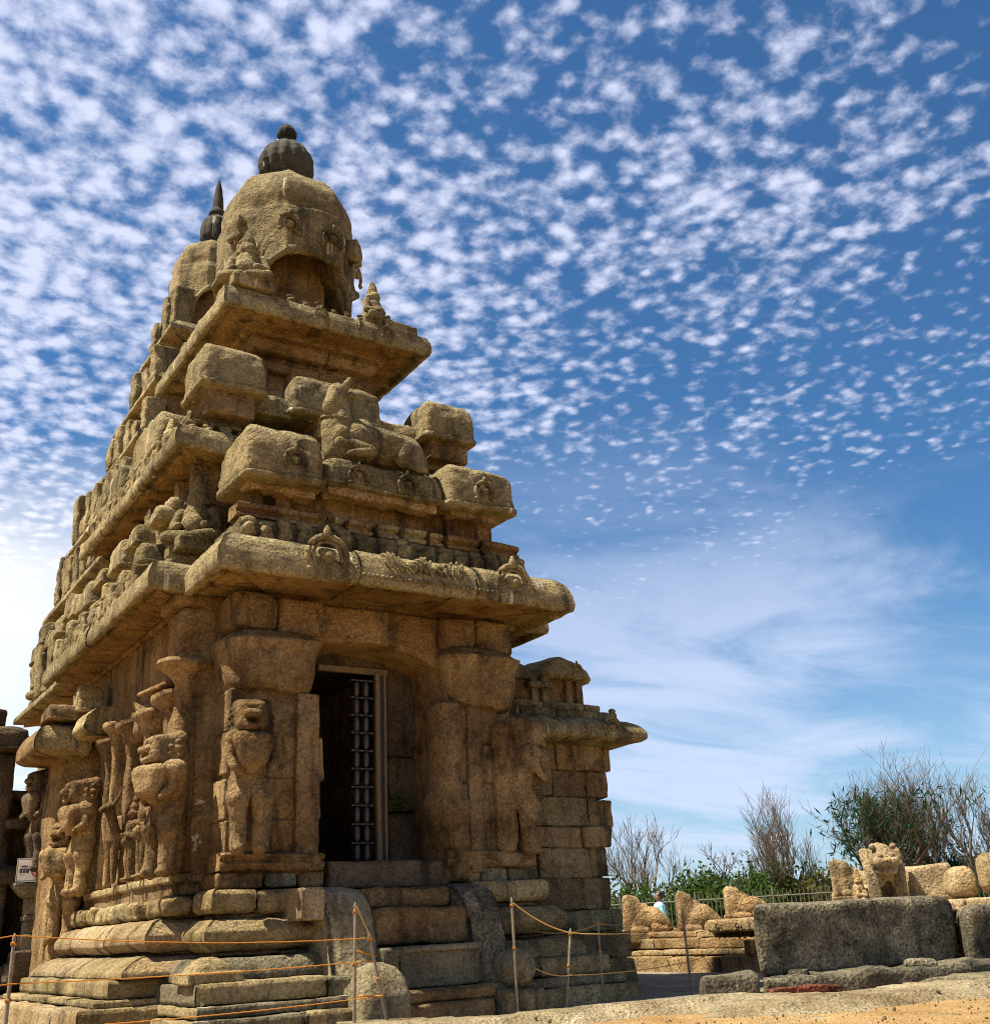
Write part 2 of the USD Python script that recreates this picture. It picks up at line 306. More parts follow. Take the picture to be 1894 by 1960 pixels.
def place(g, loc=(0, 0, 0), rz=0., s=1., sx=None, tilt=0.):
    v, f = g; v = np.array(v, float)
    if sx is not None: v = v*np.array(sx)
    v = v*s
    if tilt:
        c, q = math.cos(tilt), math.sin(tilt); v = v@np.array([[c, 0, q], [0, 1, 0], [-q, 0, c]]).T
    c, q = math.cos(rz), math.sin(rz)
    return v@np.array([[c, -q, 0], [q, c, 0], [0, 0, 1]]).T+np.array(loc, float), f
def join(*gs):
    V, F, o = [], [], 0
    for v, f in gs: V.append(v); F.append(np.asarray(f)+o); o += len(v)
    return np.vstack(V), np.vstack(F)
def tube(pts, rad, sides=6):
    p = np.asarray(pts, float); rad = np.broadcast_to(rad, (len(p),)); t = np.gradient(p, axis=0); t /= np.linalg.norm(t, axis=1, keepdims=True)+1e-12
    a = np.cross(t, np.where(np.abs(t[:, 2:]) < .9, [0, 0, 1.], [1., 0, 0])); a /= np.linalg.norm(a, axis=1, keepdims=True)+1e-12
    b = np.cross(t, a); g = np.arange(sides)*2*np.pi/sides
    v = p[:, None]+rad[:, None, None]*(np.cos(g)[None, :, None]*a[:, None]+np.sin(g)[None, :, None]*b[:, None])
    i, j = np.meshgrid(np.arange(len(p)-1), np.arange(sides), indexing='ij'); k = (j+1) % sides
    F = np.stack([i*sides+j, i*sides+k, (i+1)*sides+k, i*sides+j, (i+1)*sides+k, (i+1)*sides+j], -1).reshape(-1, 3)
    v = np.vstack([v.reshape(-1, 3), p[:1], p[-1:]]); n = len(p)*sides; j = np.arange(sides)
    F = np.vstack([F, np.stack([np.full(sides, n), (j+1) % sides, j], 1), np.stack([np.full(sides, n+1), n-sides+j, n-sides+(j+1) % sides], 1)])
    return v, F
# ------------------------------------------------------------------ carved pieces
def boss(w, h, d, seed):
    """a small squat carved beast head of a frieze, facing -y, standing on z=0"""
    g = bones([[(0, 0, h*.35, min(w, h)*.42)], [(-w*.2, .03, h*.72, w*.24), (w*.2, .03, h*.72, w*.24)], [(0, -d*.35, h*.42, w*.2)], [(-w*.3, 0, h*.15, w*.2), (w*.3, 0, h*.15, w*.2)]], e=.05, it=3, amp=.02, freq=9., seed=seed, sph=8)
    return g
BOSS = [boss(.22, .30, .2, k) for k in range(5)]
def kudu(rad, seed=0):
    """horseshoe window ornament in the xz plane, facing -y: ring, recessed disc with a face, finial leaf and side curls"""
    th = np.linspace(-.75*np.pi, .75*np.pi, 22)+np.pi/2
    ring = tube([(rad*math.cos(a), 0, rad*math.sin(a)) for a in th], rad*.17, 6)
    ring2 = tube([(rad*.72*math.cos(a), -.01, rad*.72*math.sin(a)) for a in th], rad*.09, 5)
    face = bones([[(0, 0, -rad*.05, rad*.40)], [(0, -rad*.2, -rad*.12, rad*.16)], [(-rad*.3, -rad*.02, rad*.2, rad*.2), (rad*.3, -rad*.02, rad*.2, rad*.2)], [(0, 0, rad*1.05, rad*.26), (0, 0, rad*1.45, rad*.16)],
                  [(-rad*.95, 0, -rad*.75, rad*.25)], [(rad*.95, 0, -rad*.75, rad*.25)]], e=.06, it=1, amp=.006, freq=14, seed=seed, sph=8)
    return join(ring, ring2, face)
def lion(seed=0, H=1.65, turn=0., barrel=.0):
    """worn rearing pilaster lion facing -y, standing on z=0, about 1.65 high; turn swings the head"""
    s, c, b = [], [], barrel
    ct, st = math.cos(turn), math.sin(turn)
    hd = lambda x, y, z, r: (x*ct-(y+.02)*st, x*st+(y+.02)*ct-.02, z, r)
    for k in (-1, 1):
        s += [[(.105*k, -.05, .04, .085), (.105*k, -.04, .30, .080)], [(.105*k, -.04, .30, .075), (.12*k, -.05, .54, .12)], [(.12*k, -.05, .54, .12), (.085*k, .02, .75, .12)], [(.105*k, -.05, .04, .08), (.11*k, -.12, .03, .055)],
              [(.185*k, -.06, 1.18, .085), (.225*k, -.12, .98, .055)], [(.225*k, -.12, .98, .05), (.19*k, -.22, .86, .04)]]
    s += [[(-.05, .03, .74, .12), (.05, .03, .74, .12), (-.07-b*.5, .0, .90, .12), (.07+b*.5, .0, .90, .12)], [(-.07-b*.5, .0, .90, .12), (.07+b*.5, .0, .90, .12), (-.13-b, -.06, 1.18, .145), (.13+b, -.06, 1.18, .145)], [(-.11-b*.5, -.20-b*.6, 1.16, .10), (.11+b*.5, -.20-b*.6, 1.16, .10), (-.05-b*.4, -.20-b*.6, .94, .09), (.05+b*.4, -.20-b*.6, .94, .09)], [(0, -.16, .86, .07)],
          [(-.12, -.04, 1.2, .13), (.12, -.04, 1.2, .13), hd(-.10, -.02, 1.35, .10), hd(.10, -.02, 1.35, .10)],
          [hd(-.12, .0, 1.32, .09), hd(.12, .0, 1.32, .09), hd(-.11, .06, 1.58, .09), hd(.11, .06, 1.58, .09), hd(-.08, -.20, 1.34, .07), hd(.08, -.20, 1.34, .07), hd(-.09, -.17, 1.54, .065), hd(.09, -.17, 1.54, .065)],
          [hd(-.05, -.27, 1.44, .05), hd(.05, -.27, 1.44, .05), hd(-.04, -.22, 1.46, .05)], [hd(-.05, -.24, 1.31, .045), hd(.05, -.24, 1.31, .045)], [hd(-.09, -.21, 1.54, .04), hd(.09, -.21, 1.54, .04)],
          [(0, .16, .1, .11), (0, .16, 1.5, .12)], [(.0, .08, .6, .13), (0, .08, 1.3, .16)]]
    for row, (rad, yy, q) in enumerate(((.190, -.07, .034), (.212, .01, .038))):
        for a in np.linspace(-.7, np.pi+.7, 11+row): s.append([hd(rad*math.cos(a), yy, 1.42+rad*.95*math.sin(a), q)])
    for k in (-1, 1): s.append([hd(.065*k, -.235, 1.51, .026)])
    c = [[hd(-.07, -.33, 1.375, .026), hd(.07, -.33, 1.375, .026), hd(0, -.20, 1.375, .03)], [hd(-.055, -.265, 1.52, .018)], [hd(.055, -.265, 1.52, .018)]]
    return bones(s, e=.03, it=3, amp=.016, freq=7, seed=seed, sub=c, sph=12)
def sitlion(seed=0):
    s = [[(0, .1, .2, .24), (0, .02, .55, .2)], [(0, -.05, .78, .2)], [(0, -.2, .72, .1)], [(-.13, -.02, .97, .05)], [(.13, -.02, .97, .05)], [(0, -.08, .45, .19)]]
    for k in (-1, 1): s += [[(.16*k, -.14, .45, .08), (.15*k, -.2, .06, .075)], [(.24*k, .0, .16, .14), (.26*k, -.2, .07, .08)]]
    return bones(s, e=.045, it=5, amp=.012, freq=8, seed=seed)
def gana(seed=0):
    """squat seated figure with crown, facing -y, about 0.9 high"""
    s = [[(0, 0, .16, .2), (0, 0, .42, .17)], [(0, -.08, .26, .17)], [(0, -.02, .62, .13)], [(0, 0, .74, .10), (0, 0, .92, .05)], [(0, -.13, .6, .035)], [(-.12, 0, .6, .05), (.12, 0, .6, .05)]]
    for k in (-1, 1): s += [[(.2*k, 0, .46, .075), (.27*k, -.06, .25, .06)], [(.27*k, -.06, .25, .06), (.16*k, -.22, .22, .055)], [(.12*k, -.05, .1, .1), (.3*k, -.2, .09, .085)], [(.3*k, -.2, .09, .085), (.05*k, -.27, .07, .07)]]
    return bones(s, e=.04, it=4, amp=.012, freq=9, seed=seed)
def figure(seed=0, h=1.0):
    """slender standing relief figure facing -y"""
    s = [[(0, 0, .86*h, .075*h)], [(0, 0, .95*h, .06*h), (0, 0, 1.02*h, .03*h)], [(-.09*h, 0, .73*h, .055*h), (.09*h, 0, .73*h, .055*h)], [(0, 0, .72*h, .085*h), (0, 0, .5*h, .08*h)], [(0, -.02, .5*h, .1*h)]]
    for k in (-1, 1): s += [[(.055*k*h, 0, .47*h, .065*h), (.06*k*h, -.02, .24*h, .048*h)], [(.06*k*h, -.02, .24*h, .048*h), (.06*k*h, 0, .02*h, .035*h)], [(.06*k*h, 0, .02*h, .035*h), (.065*k*h, -.07*h, .02*h, .025*h)], [(.12*k*h, 0, .73*h, .035*h), (.15*k*h, -.03*h, .55*h, .03*h)], [(.15*k*h, -.03*h, .55*h, .03*h), (.07*k*h, -.1*h, .6*h, .025*h)]]
    return bones(s, e=.045, it=3, amp=.01, freq=9, seed=seed, sph=10)
def roofblock(cx, cy, hx, hy, z0, z1, seed, n=13., amp=.028):
    H = z1-z0
    return loft([(z0, cx, cy, hx*.95, hy*.95, n), (z0+.03*H, cx, cy, hx*1.05, hy*1.05, n), (z0+.11*H, cx, cy, hx*1.06, hy*1.06, n), (z0+.14*H, cx, cy, hx*.985, hy*.985, n), (z0+.17*H, cx, cy, hx*1.0, hy*1.0, n), (z0+.6*H, cx, cy, hx*.985, hy*.97, n), (z0+.84*H, cx, cy, hx*.94, hy*.89, n), (z0+.97*H, cx, cy, hx*.83, hy*.70, n), (z1, cx, cy, hx*.6, hy*.4, n)], nt=72, e=.045, amp=amp, freq=6.5, big=.03, seed=seed)
UC, VC = 6.155, 15.13
# ================================================================== ground
def gz(x, y):
    return -.15*np.clip((x-14.6)/1.5, 0, 1)
def sheet(name, xs, ys, zf, mat, **kw):
    X, Y = np.meshgrid(xs, ys, indexing='ij'); Z = zf(X, Y); k = np.arange(X.size).reshape(X.shape)
    F = np.stack([k[:-1, :-1], k[1:, :-1], k[1:, 1:], k[:-1, :-1], k[1:, 1:], k[:-1, 1:]], -1).reshape(-1, 3)
    p = M(None, name, (np.stack([X, Y, Z], -1).reshape(-1, 3), F), mat); return tag(p, kind='structure', **kw)
far = np.array([30., 60, 150, 500, 2500])
def sandz(x, y):
    p = np.stack([x, y, 0*x], -1); near = np.clip((x-3)/1.5, 0, 1)*np.clip((10.8-y)/.8, 0, 1)*np.clip((14.2-x)/.8, 0, 1)*np.clip((y-2)/2, 0, 1)
    dent = -np.clip(meshkit.noise(p*np.array([3.6, 3.6, 1]), 77)-.66, 0, 1)*.13
    return -.03+gz(x, y)+near*(.03*(meshkit.fbm(p*.7, 3, 4)-.5)+.030*(meshkit.fbm(p*2.6, 4, 14)-.5)+dent)
sheet('sand_ground', np.concatenate([-far[::-1], np.linspace(-20, 3.7, 40), np.linspace(3.8, 14.2, 240), np.linspace(14.6, 24, 30), far]), np.concatenate([-far[::-1], np.linspace(-10, 3.7, 20), np.linspace(3.8, 11, 170), np.linspace(11.3, 28, 40), far]),
      sandz, SAND, label='ochre sandy ground around the temple')
sheet('court_pavement', np.linspace(7.6, 13.4, 60), np.linspace(9.9, 19, 90), lambda x, y: .006+.012*(meshkit.fbm(np.stack([x*.8, y*.8, 0*x], -1), 3, 8)-.5), PAVE, label='grey paved court in the shade right of the temple')
# low rough rock ledge in front of the court: a strip along the line (5.6,10.9) - (12.6,7.6)
def ledge():
    a, b = np.array([4.9, 10.55]), np.array([13.2, 7.2]); d = (b-a)/np.linalg.norm(b-a); n = np.array([-d[1], d[0]])
    s = np.linspace(0, np.linalg.norm(b-a), 230); w = np.linspace(-2.2, .25, 90)
    S, W = np.meshgrid(s, w, indexing='ij'); p = a+S[..., None]*d+W[..., None]*n
    q = np.stack([p[..., 0], p[..., 1], 0*S], -1)
    edge = .14*(meshkit.fbm(q*1.3, 3, 3)-.5)*2
    top = .045+.04*(meshkit.fbm(q*1.6, 4, 11)-.4)
    front = np.clip((W+1.0+.9*(meshkit.fbm(q*.9, 3, 6)-.5)*2)/.55, 0, 1); back = np.clip((.12+edge-W)/.07, 0, 1)
    strata = .016*np.floor(6*meshkit.fbm(q*np.array([.8, 1.5, 1]), 3, 21))
    z = -.05+(top+strata+.03)*front*back*(1-.5*np.clip((S-6)/3, 0, 1))
    v = np.stack([p[..., 0], p[..., 1], z], -1).reshape(-1, 3); k = np.arange(S.size).reshape(S.shape)
    F = np.stack([k[:-1, :-1], k[1:, :-1], k[1:, 1:], k[:-1, :-1], k[1:, 1:], k[:-1, 1:]], -1).reshape(-1, 3)
    return v, F
tag(M(None, 'rock_ledge', ledge(), ROCK), label='low pale rock ledge edging the sand before the court', kind='structure')
def gravel():
    rg = np.random.default_rng(9); b = trimesh.creation.icosphere(1, 1.0); V, F, o = [], [], 0
    for k in range(900):
        x, y = rg.uniform(4.5, 13.5), rg.uniform(5.0, 10.4); q = (x-4.9)*.374+(y-10.55)*.927
        if q > -.1: continue
        s_ = rg.uniform(.004, .013)*(1 if rg.random() < .93 else 2.6)
        V.append(np.array(b.vertices)*s_*rg.uniform(.6, 1.2, 3)+[x, y, -.022+(.06 if q > -1.0 else .004)]); F.append(np.array(b.faces)+o); o += len(b.vertices)
    return np.vstack(V), np.vstack(F)
tag(M(None, 'gravel', gravel(), ROCK, smooth=False), 'scattered small stones on the sand and the rock ledge', 'gravel', kind='stuff')
# ================================================================== the temple
T = thing('shore_temple', 'tall weathered stone temple tower with lion pillars and round black finial', 'temple')
# ---- plinth of the porch and of the body
pl = M(T, 'plinth', join(rbox(4.2, 8.1, 11.95, 12.7, -.2, 1.33, e=.3), rbox(3.82, 8.5, 12.5, 17.8, -.2, 1.58, e=.3)), WARM)
u0, u1 = UC-2.3, UC+2.15
def band(x0, x1, yf, prof, mat, back=12.25, size=(.7, 1.3), right=True, **kw):
    stones(pl, 'stone', 'F', x0, x1, yf, prof, mat, 1, 1, size=size, **kw)
    stones(pl, 'stone', 'L', yf, back, x0, prof, mat, 1, 0, size=size, **kw)
    if right: stones(pl, 'stone', 'R', yf, back, x1, prof, mat, 1, 0, size=size, **kw)
sq = lambda z0, z1, d=0., deep=.5: [(-deep, z0), (d, z0), (d, z1), (-deep, z1)]
band(3.52, 8.82, 10.68, sq(-.25, .185), [WARM2, GREY, WARM2], deep if False else 12.25, (.9, 1.6), r=.045, amp=.018)
band(3.60, 8.74, 10.80, sq(.19, .295), [WARM2, GREY], 12.25, (.8, 1.5), r=.03, amp=.016)
band(3.62, 8.62, 10.92, sq(.30, .495), [WARM2, GREY], 12.25, (.9, 1.5), r=.045, amp=.016)
rnd = lambda z0, z1, D: [(-.5, z0), (D, z0), (D, z0+.3*(z1-z0)), (D*.72, z0+.7*(z1-z0)), (D*.30, z1-.03*(z1-z0)), (0, z1), (-.5, z1)]
band(3.86, 8.42, 11.40, rnd(.50, .715, .14), [WARM2, GREY], 12.25, (.8, 1.4), r=.03)
band(4.08, 8.24, 11.72, sq(.72, .765), WARM, 12.3)
tor = [(-.4, .77), (.06, .77), (.19, .87), (.20, .97), (.06, 1.09), (-.4, 1.09)]
band(4.06, 8.28, 11.68, tor, [WARM2, WARM2, GREY], 12.3, (.9, 1.5), r=.04, amp=.016)
band(4.12, 8.22, 11.74, sq(1.095, 1.14), WARM, 12.3)
hb = [(-.4, 1.145), (.02, 1.145), (.07, 1.19), (.07, 1.34), (.03, 1.39), (-.4, 1.39)]
stones(pl, 'stone', 'F', 4.06, 5.0, 11.70, hb, [WARM2, WARM], 1, 0, size=(.3, .5), r=.05, wob=.03)
stones(pl, 'stone', 'F', 7.2, 8.24, 11.70, hb, [WARM2, GREY], 0, 1, size=(.5, .9), r=.05, wob=.02)
stones(pl, 'stone', 'L', 11.70, 12.3, 4.06, hb, WARM2, 1, 0, r=.05)
# scalloped half-round stones under the corner of the porch
def fan(cx, cy, w, z0, h, d):
    th = np.linspace(0, np.pi, 15); V, F = [], []
    out = [(w*math.cos(a)*(1+.03*math.cos(14*a)), h*math.sin(a)*(1+.03*math.cos(14*a))) for a in th]
    y = np.linspace(0, 1, 9); vs = np.array([[[cx+x*(1-.25*t*t), cy-d*t*(1-.0)+0, z0+zq*(1-.55*t*t)] for (x, zq) in out] for t in y])
    k = np.arange(vs.shape[0]*vs.shape[1]).reshape(vs.shape[:2]); v = vs.reshape(-1, 3)
    F = np.stack([k[:-1, :-1], k[1:, :-1], k[1:, 1:], k[:-1, :-1], k[1:, 1:], k[:-1, 1:]], -1).reshape(-1, 3)
    c = len(v); v = np.vstack([v, [[cx, cy-d, z0]]]); e = k[-1]
    F = np.vstack([F, np.stack([np.full(len(e)-1, c), e[1:], e[:-1]], 1)])
    return rough((v, F), .008, 8, 0, 5)
M(pl, 'fan_stone', rbox(3.56, 4.12, 10.98, 11.5, .49, .60, r=.03, seed=2), WARM2)
M(pl, 'fan_stone', loft([(.5, 3.86, 11.3, .24, .30, 3), (.56, 3.86, 11.3, .24, .29, 3), (.64, 3.86, 11.32, .21, .24, 2.6), (.70, 3.86, 11.34, .14, .16, 2.4), (.73, 3.86, 11.36, .06, .06, 2)], e=.03, amp=.012, freq=14, seed=4), WARM2)
# body side (left): long courses along x = const
def side(name, x, prof, mat, y0=12.32, y1=16.6, m0=1, size=(.9, 1.5), **kw):
    stones(pl, name, 'L', y0, y1, x, prof, mat, m0, 0, size=size, **kw)
    stones(pl, name, 'F', x, 4.3, y0, prof, mat, 1, 0, size=size, **kw)
side('stone', 2.80, sq(-.25, .30, deep=.9), [WARM2, BUFF], 12.0, 17.2, size=(1.1, 2.0), r=.05, amp=.02)
side('stone', 2.98, sq(.305, .37), WARM2, 12.1, 17.0, r=.03)
side('stone', 3.14, sq(.375, .555), [WARM2, GREY], 12.2, 16.8, size=(1.0, 1.9), r=.04)
side('stone', 3.50, [(-.6, .56), (.28, .56), (.27, .62), (.17, .70), (.03, .755), (-.10, .77), (-.6, .77)], [WARM2, BUFF], 12.34, 16.6, size=(1.2, 2.0), r=.025)
side('stone', 3.78, sq(.775, .80), WARM, 12.4, 16.5)
side('stone', 3.62, [(-.4, .80), (.02, .80), (.13, .88), (.13, .97), (.03, 1.09), (-.06, 1.13), (-.4, 1.13)], [WARM2, BUFF], 12.36, 16.55, size=(1.0, 1.9), r=.02)
side('stone', 3.86, sq(1.135, 1.37), WARM, 12.4, 16.5)
for k, y in enumerate([12.62, 13.45, 13.95, 14.5, 15.0, 15.5, 16.0, 16.35]):
    w = .36 if k == 0 else R.uniform(.17, .24)
    M(pl, 'carved_boss', rbox(3.66, 4.0, y-w, y+w, 1.15, 1.36, r=.07, e=.05, amp=.035, freq=9, big=.03, seed=nxt()), WARM2)
side('stone', 3.92, sq(1.37, 1.5), WARM2, 12.42, 16.4, size=(.3, .5), wob=.03)
side('ledge_stone', 3.78, sq(1.5, 1.60), [WARM2], 12.36, 16.4, size=(1.2, 2), r=.04)
# ---- body walls
def wall(x0, x1, y0, y1, z0, z1, mat, s, **kw): return rbox(x0, x1, y0, y1, z0, z1, r=.05, e=kw.pop('e', .10), amp=kw.pop('amp', .022), freq=3.0, big=.03, seed=s, **kw), mat
bw = M(T, 'body_wall', *wall(3.97, 5.32, 12.36, 17.9, 1.55, 4.85, WARM, 11))
M(bw, 'wall', *wall(7.02, 8.34, 12.36, 17.9, 1.55, 4.85, WARM, 12))
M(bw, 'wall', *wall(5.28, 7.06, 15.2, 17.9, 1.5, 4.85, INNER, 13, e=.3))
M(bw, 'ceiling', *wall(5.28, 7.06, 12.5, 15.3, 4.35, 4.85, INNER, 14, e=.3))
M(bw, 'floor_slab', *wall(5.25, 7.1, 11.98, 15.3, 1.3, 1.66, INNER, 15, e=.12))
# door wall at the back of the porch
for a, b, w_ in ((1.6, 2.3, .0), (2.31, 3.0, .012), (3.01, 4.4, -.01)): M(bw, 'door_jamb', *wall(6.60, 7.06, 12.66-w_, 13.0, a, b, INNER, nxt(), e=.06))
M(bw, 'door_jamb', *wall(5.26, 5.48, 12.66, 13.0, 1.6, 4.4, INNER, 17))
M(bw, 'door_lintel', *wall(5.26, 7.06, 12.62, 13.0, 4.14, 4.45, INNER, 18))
# ---- porch piers, one left one right of the door
def capital(parent, x0, x1, seed, mats):
    cx, hx = (x0+x1)/2, (x1-x0)/2
    M(parent, 'capital', loft([(3.55, cx, 12.3, hx*.80, .50, 5), (3.62, cx, 12.3, hx*.90, .56, 4.5), (3.80, cx, 12.3, hx*.96, .60, 4), (4.0, cx, 12.3, hx*1.0, .62, 4), (4.10, cx, 12.3, hx*1.05, .66, 5), (4.16, cx, 12.3, hx*1.06, .68, 6), (4.2, cx, 12.3, hx*.95, .6, 6), (4.28, cx, 12.3, hx*.84, .52, 5)], nt=44, amp=.03, freq=4, big=.05, seed=seed), mats[0])
    M(parent, 'abacus', rbox(cx-hx*.98, cx-.02, 11.78, 12.8, 4.29, 4.74, r=.12, e=.06, amp=.025, freq=4, big=.02, seed=seed+1), mats[1])
    M(parent, 'abacus', rbox(cx, cx+hx*.98, 11.84, 12.8, 4.27, 4.74, r=.07, e=.06, amp=.025, freq=4, big=.02, seed=seed+2), mats[0])
def pier(name_label, x0, x1, seed):
    p = M(T, 'porch_pier', rbox(x0+.04, x1-(.32 if x0 > 6 else 0), 11.88, 13.0, 1.5, 3.6, r=.06, e=.07, amp=.022, freq=3.2, big=.035, seed=seed), WARM, label=name_label)
    zc = [1.5, 2.12, 2.58, 3.08, 3.6]
    for a, b in zip(zc, zc[1:]):
        o = R.uniform(-.012, .012); q = R.uniform(.35, .6)*(x1-x0)
        M(p, 'stone', rbox(x0+R.uniform(.0, .03), x0+q-.004, 11.855+o, 12.4, a+.004, b-.004, r=.03, e=.055, amp=.026, freq=3.6, big=.03, seed=nxt()), R.choice([WARM, WARM, RUST, WARM]))
        M(p, 'stone', rbox(x0+q+.004, x1-(.32 if x0 > 6 else 0)+R.uniform(-.01, .03), 11.86+R.uniform(-.012, .012), 12.4, a+.004, b-.004, r=.03, e=.055, amp=.026, freq=3.6, big=.03, seed=nxt()), R.choice([WARM, WARM, RUST]))
    cx = (x0+x1)/2
    for a, b in ((x0-.06, cx-.1), (cx-.09, cx+.3), (cx+.31, x1+.06)):
        M(p, 'base_stone', rbox(a, b-.012, 11.82, 12.9, 1.395, 1.56, r=.035, e=.08, amp=.018, seed=nxt()), R.choice([WARM, GREY]))
    M(p, 'base_moulding', course('F', x0-.05, x1+.03, 11.84, [(-.3, 1.565), (.05, 1.565), (.10, 1.63), (.06, 1.68), (.12, 1.73), (.05, 1.76), (-.3, 1.76)], seed=seed, amp=.015), WARM)
    capital(p, x0-.02, x1+.03, seed+20, (WARM, RUST))
    return p
pL = pier('left porch pier with a standing lion facing out', 4.16, 5.30, 31)
pR = pier('right porch pier with a lion in profile at its corner', 6.98, 8.10, 41)
M(pL, 'shaft', rbox(4.98, 5.27, 11.79, 12.1, 1.72, 3.56, r=.03, e=.06, amp=.018, freq=4, big=.02, seed=33), WARM)
M(pR, 'shaft', rbox(7.30, 7.52, 11.79, 12.1, 1.5, 3.58, r=.03, e=.06, amp=.018, freq=4, big=.02, seed=43), WARM)
M(pR, 'half_column', loft([(1.4, 7.10, 12.0, .15, .22, 2.4), (1.75, 7.09, 12.0, .16, .24, 2.4), (2.0, 7.04, 11.98, .24, .28, 2.3), (2.3, 7.03, 11.96, .27, .30, 2.3), (2.5, 7.05, 11.97, .22, .27, 2.3), (2.7, 7.05, 11.97, .20, .26, 2.3), (2.95, 7.06, 11.97, .23, .27, 2.3), (3.3, 7.09, 12., .21, .26, 2.3), (3.56, 7.1, 12, .20, .24, 2.4)], nt=36, amp=.035, freq=3.5, big=.05, seed=44), WARM)
M(pL, 'lion', place(lion(1, turn=-.12), (4.36, 11.64, 1.76), -.18, 1.0, (1.12, 1.1, 1.0)), WARM)
M(pR, 'lion', place(lion(2, barrel=.03), (8.03, 11.74, 1.72), 1.30, 1.02, (1.0, 1.3, 1.0)), WARM)
M(pR, 'lion_base', rbox(7.62, 8.2, 11.70, 12.4, 1.56, 1.74, r=.06, seed=46, amp=.02), WARM)
# lintel beam with its worn underside
def lintel():
    v, f = rbox(5.22, 7.12, 11.90, 12.7, 4.2, 4.72, r=.06, e=.06, amp=.025, freq=3.5, big=.02, seed=51)
    t = np.clip((v[:, 0]-5.3)/1.7, 0, 1); v[:, 2] += np.where(v[:, 2] < 4.45, .10*np.sin(np.pi*t)-.16*t**3, 0)*(4.5-v[:, 2])/.3
    return v, f
M(T, 'lintel', lintel(), RUST)
M(T, 'threshold', rbox(5.40, 7.0, 11.82, 12.5, 1.36, 1.66, r=.04, amp=.018, seed=52), INNER)
# ---- door gate
ga = M(T, 'gate', rbox(5.6, 6.6, 12.60, 12.66, 4.06, 4.14, r=.01, e=.2, amp=.002), GATEP)
M(ga, 'gate_post', rbox(6.395, 6.46, 12.56, 12.63, 1.66, 4.08, r=.012, e=.15, amp=.003, big=.004, seed=3), GATEP)
M(ga, 'gate_post', rbox(6.52, 6.56, 12.58, 12.64, 1.66, 4.08, r=.012, e=.15, amp=.003, big=.004, seed=4), GATEP)
M(ga, 'gate_board', rbox(6.46, 6.52, 12.61, 12.64, 1.66, 4.08, r=.004, e=.3, amp=0), STEELB)
zs = np.linspace(1.70, 3.98, 11)
for a, b in zip(zs, zs[1:]):
    for x in (6.16, 6.295):
        M(ga, 'spindle', loft([(a+.02, x, 12.66, .02, .02, 2), (a+.05, x, 12.66, .036, .036, 2), ((a+b)/2, x, 12.66, .04, .04, 2), (b-.05, x, 12.66, .036, .036, 2), (b-.02, x, 12.66, .02, .02, 2)], nt=10, e=.1, amp=0), SPIN)
for z in zs:
    M(ga, 'gate_bar', rbox(6.08, 6.4, 12.65, 12.69, z-.011, z+.011, r=.004, e=.3, amp=0), STEELB)
    for x in (6.10, 6.23, 6.37):
        c = trimesh.creation.cone(.013, .032, sections=8); c.apply_transform(trimesh.transformations.rotation_matrix(np.pi/2, [1, 0, 0])); c.apply_translation((x, 12.65, z))
        M(ga, 'rivet', c, RIVET, smooth=30)
# ---- left wall carvings
lw = M(T, 'wall_relief', rbox(3.86, 4.05, 12.40, 12.62, 1.6, 4.8, r=.04, amp=.02, seed=60), WARM)
M(lw, 'lion', place(lion(5, turn=-.25, barrel=.05), (3.66, 12.36, 1.58), -1.15, .93, (1.15, 1.15, 1)), WARM)
M(lw, 'lion', place(lion(6, turn=-.2), (3.66, 16.12, 1.58), -1.25, .93, (1.1, 1.2, 1)), WARM)
# post with mushroom plates over the front lion
M(lw, 'lion_post', loft([(2.9, 3.84, 12.5, .17, .17, 2.4), (3.25, 3.84, 12.5, .15, .15, 2.4), (3.5, 3.84, 12.48, .10, .10, 2.2), (3.72, 3.84, 12.48, .12, .12, 2.2), (3.85, 3.83, 12.48, .2, .2, 2.3), (3.93, 3.82, 12.48, .33, .30, 2.6), (3.98, 3.82, 12.48, .30, .28, 2.6), (4.02, 3.84, 12.5, .18, .18, 2.4)], nt=26, amp=.022, freq=6, seed=61), WARM)
M(lw, 'corner_block', rbox(3.72, 4.2, 12.36, 12.95, 4.10, 4.66, r=.10, e=.06, amp=.028, freq=4, big=.02, seed=62), RUST)
M(lw, 'corner_block', rbox(3.80, 4.2, 12.40, 12.8, 4.0, 4.14, r=.05, amp=.02, seed=63), WARM)
M(lw, 'corner_block', rbox(3.66, 4.25, 12.30, 13.1, 4.66, 4.80, r=.05, amp=.02, seed=64), RUST)
def pilaster(y, z1, w, cw, s):
    return loft([(1.6, 3.94, y, .12, w, 5), (z1-.45, 3.94, y, .11, w*.95, 5), (z1-.3, 3.93, y, .13, w*1.1, 4), (z1-.18, 3.92, y, .15, w*1.4, 3), (z1-.06, 3.88, y, .20, cw, 3), (z1, 3.87, y, .20, cw*.95, 3), (z1+.03, 3.9, y, .1, cw*.5, 3)], nt=26, e=.07, amp=.016, freq=6, seed=s)
for y, z1, w, cw in ((13.1, 3.72, .10, .40), (13.95, 3.66, .085, .30), (14.75, 3.66, .10, .34), (15.5, 3.78, .075, .22), (15.85, 3.6, .10, .2)):
    M(lw, 'pilaster', pilaster(y, z1, w, cw, nxt()), WARM)
M(lw, 'niche_hood', bones([[(3.95, 13.85, 3.55, .16), (3.95, 14.35, 3.92, .12), (3.95, 14.9, 3.5, .16)], [(3.85, 14.0, 3.62, .1), (3.85, 14.4, 3.86, .08)]], e=.07, it=4, amp=.02, seed=66), WARM)
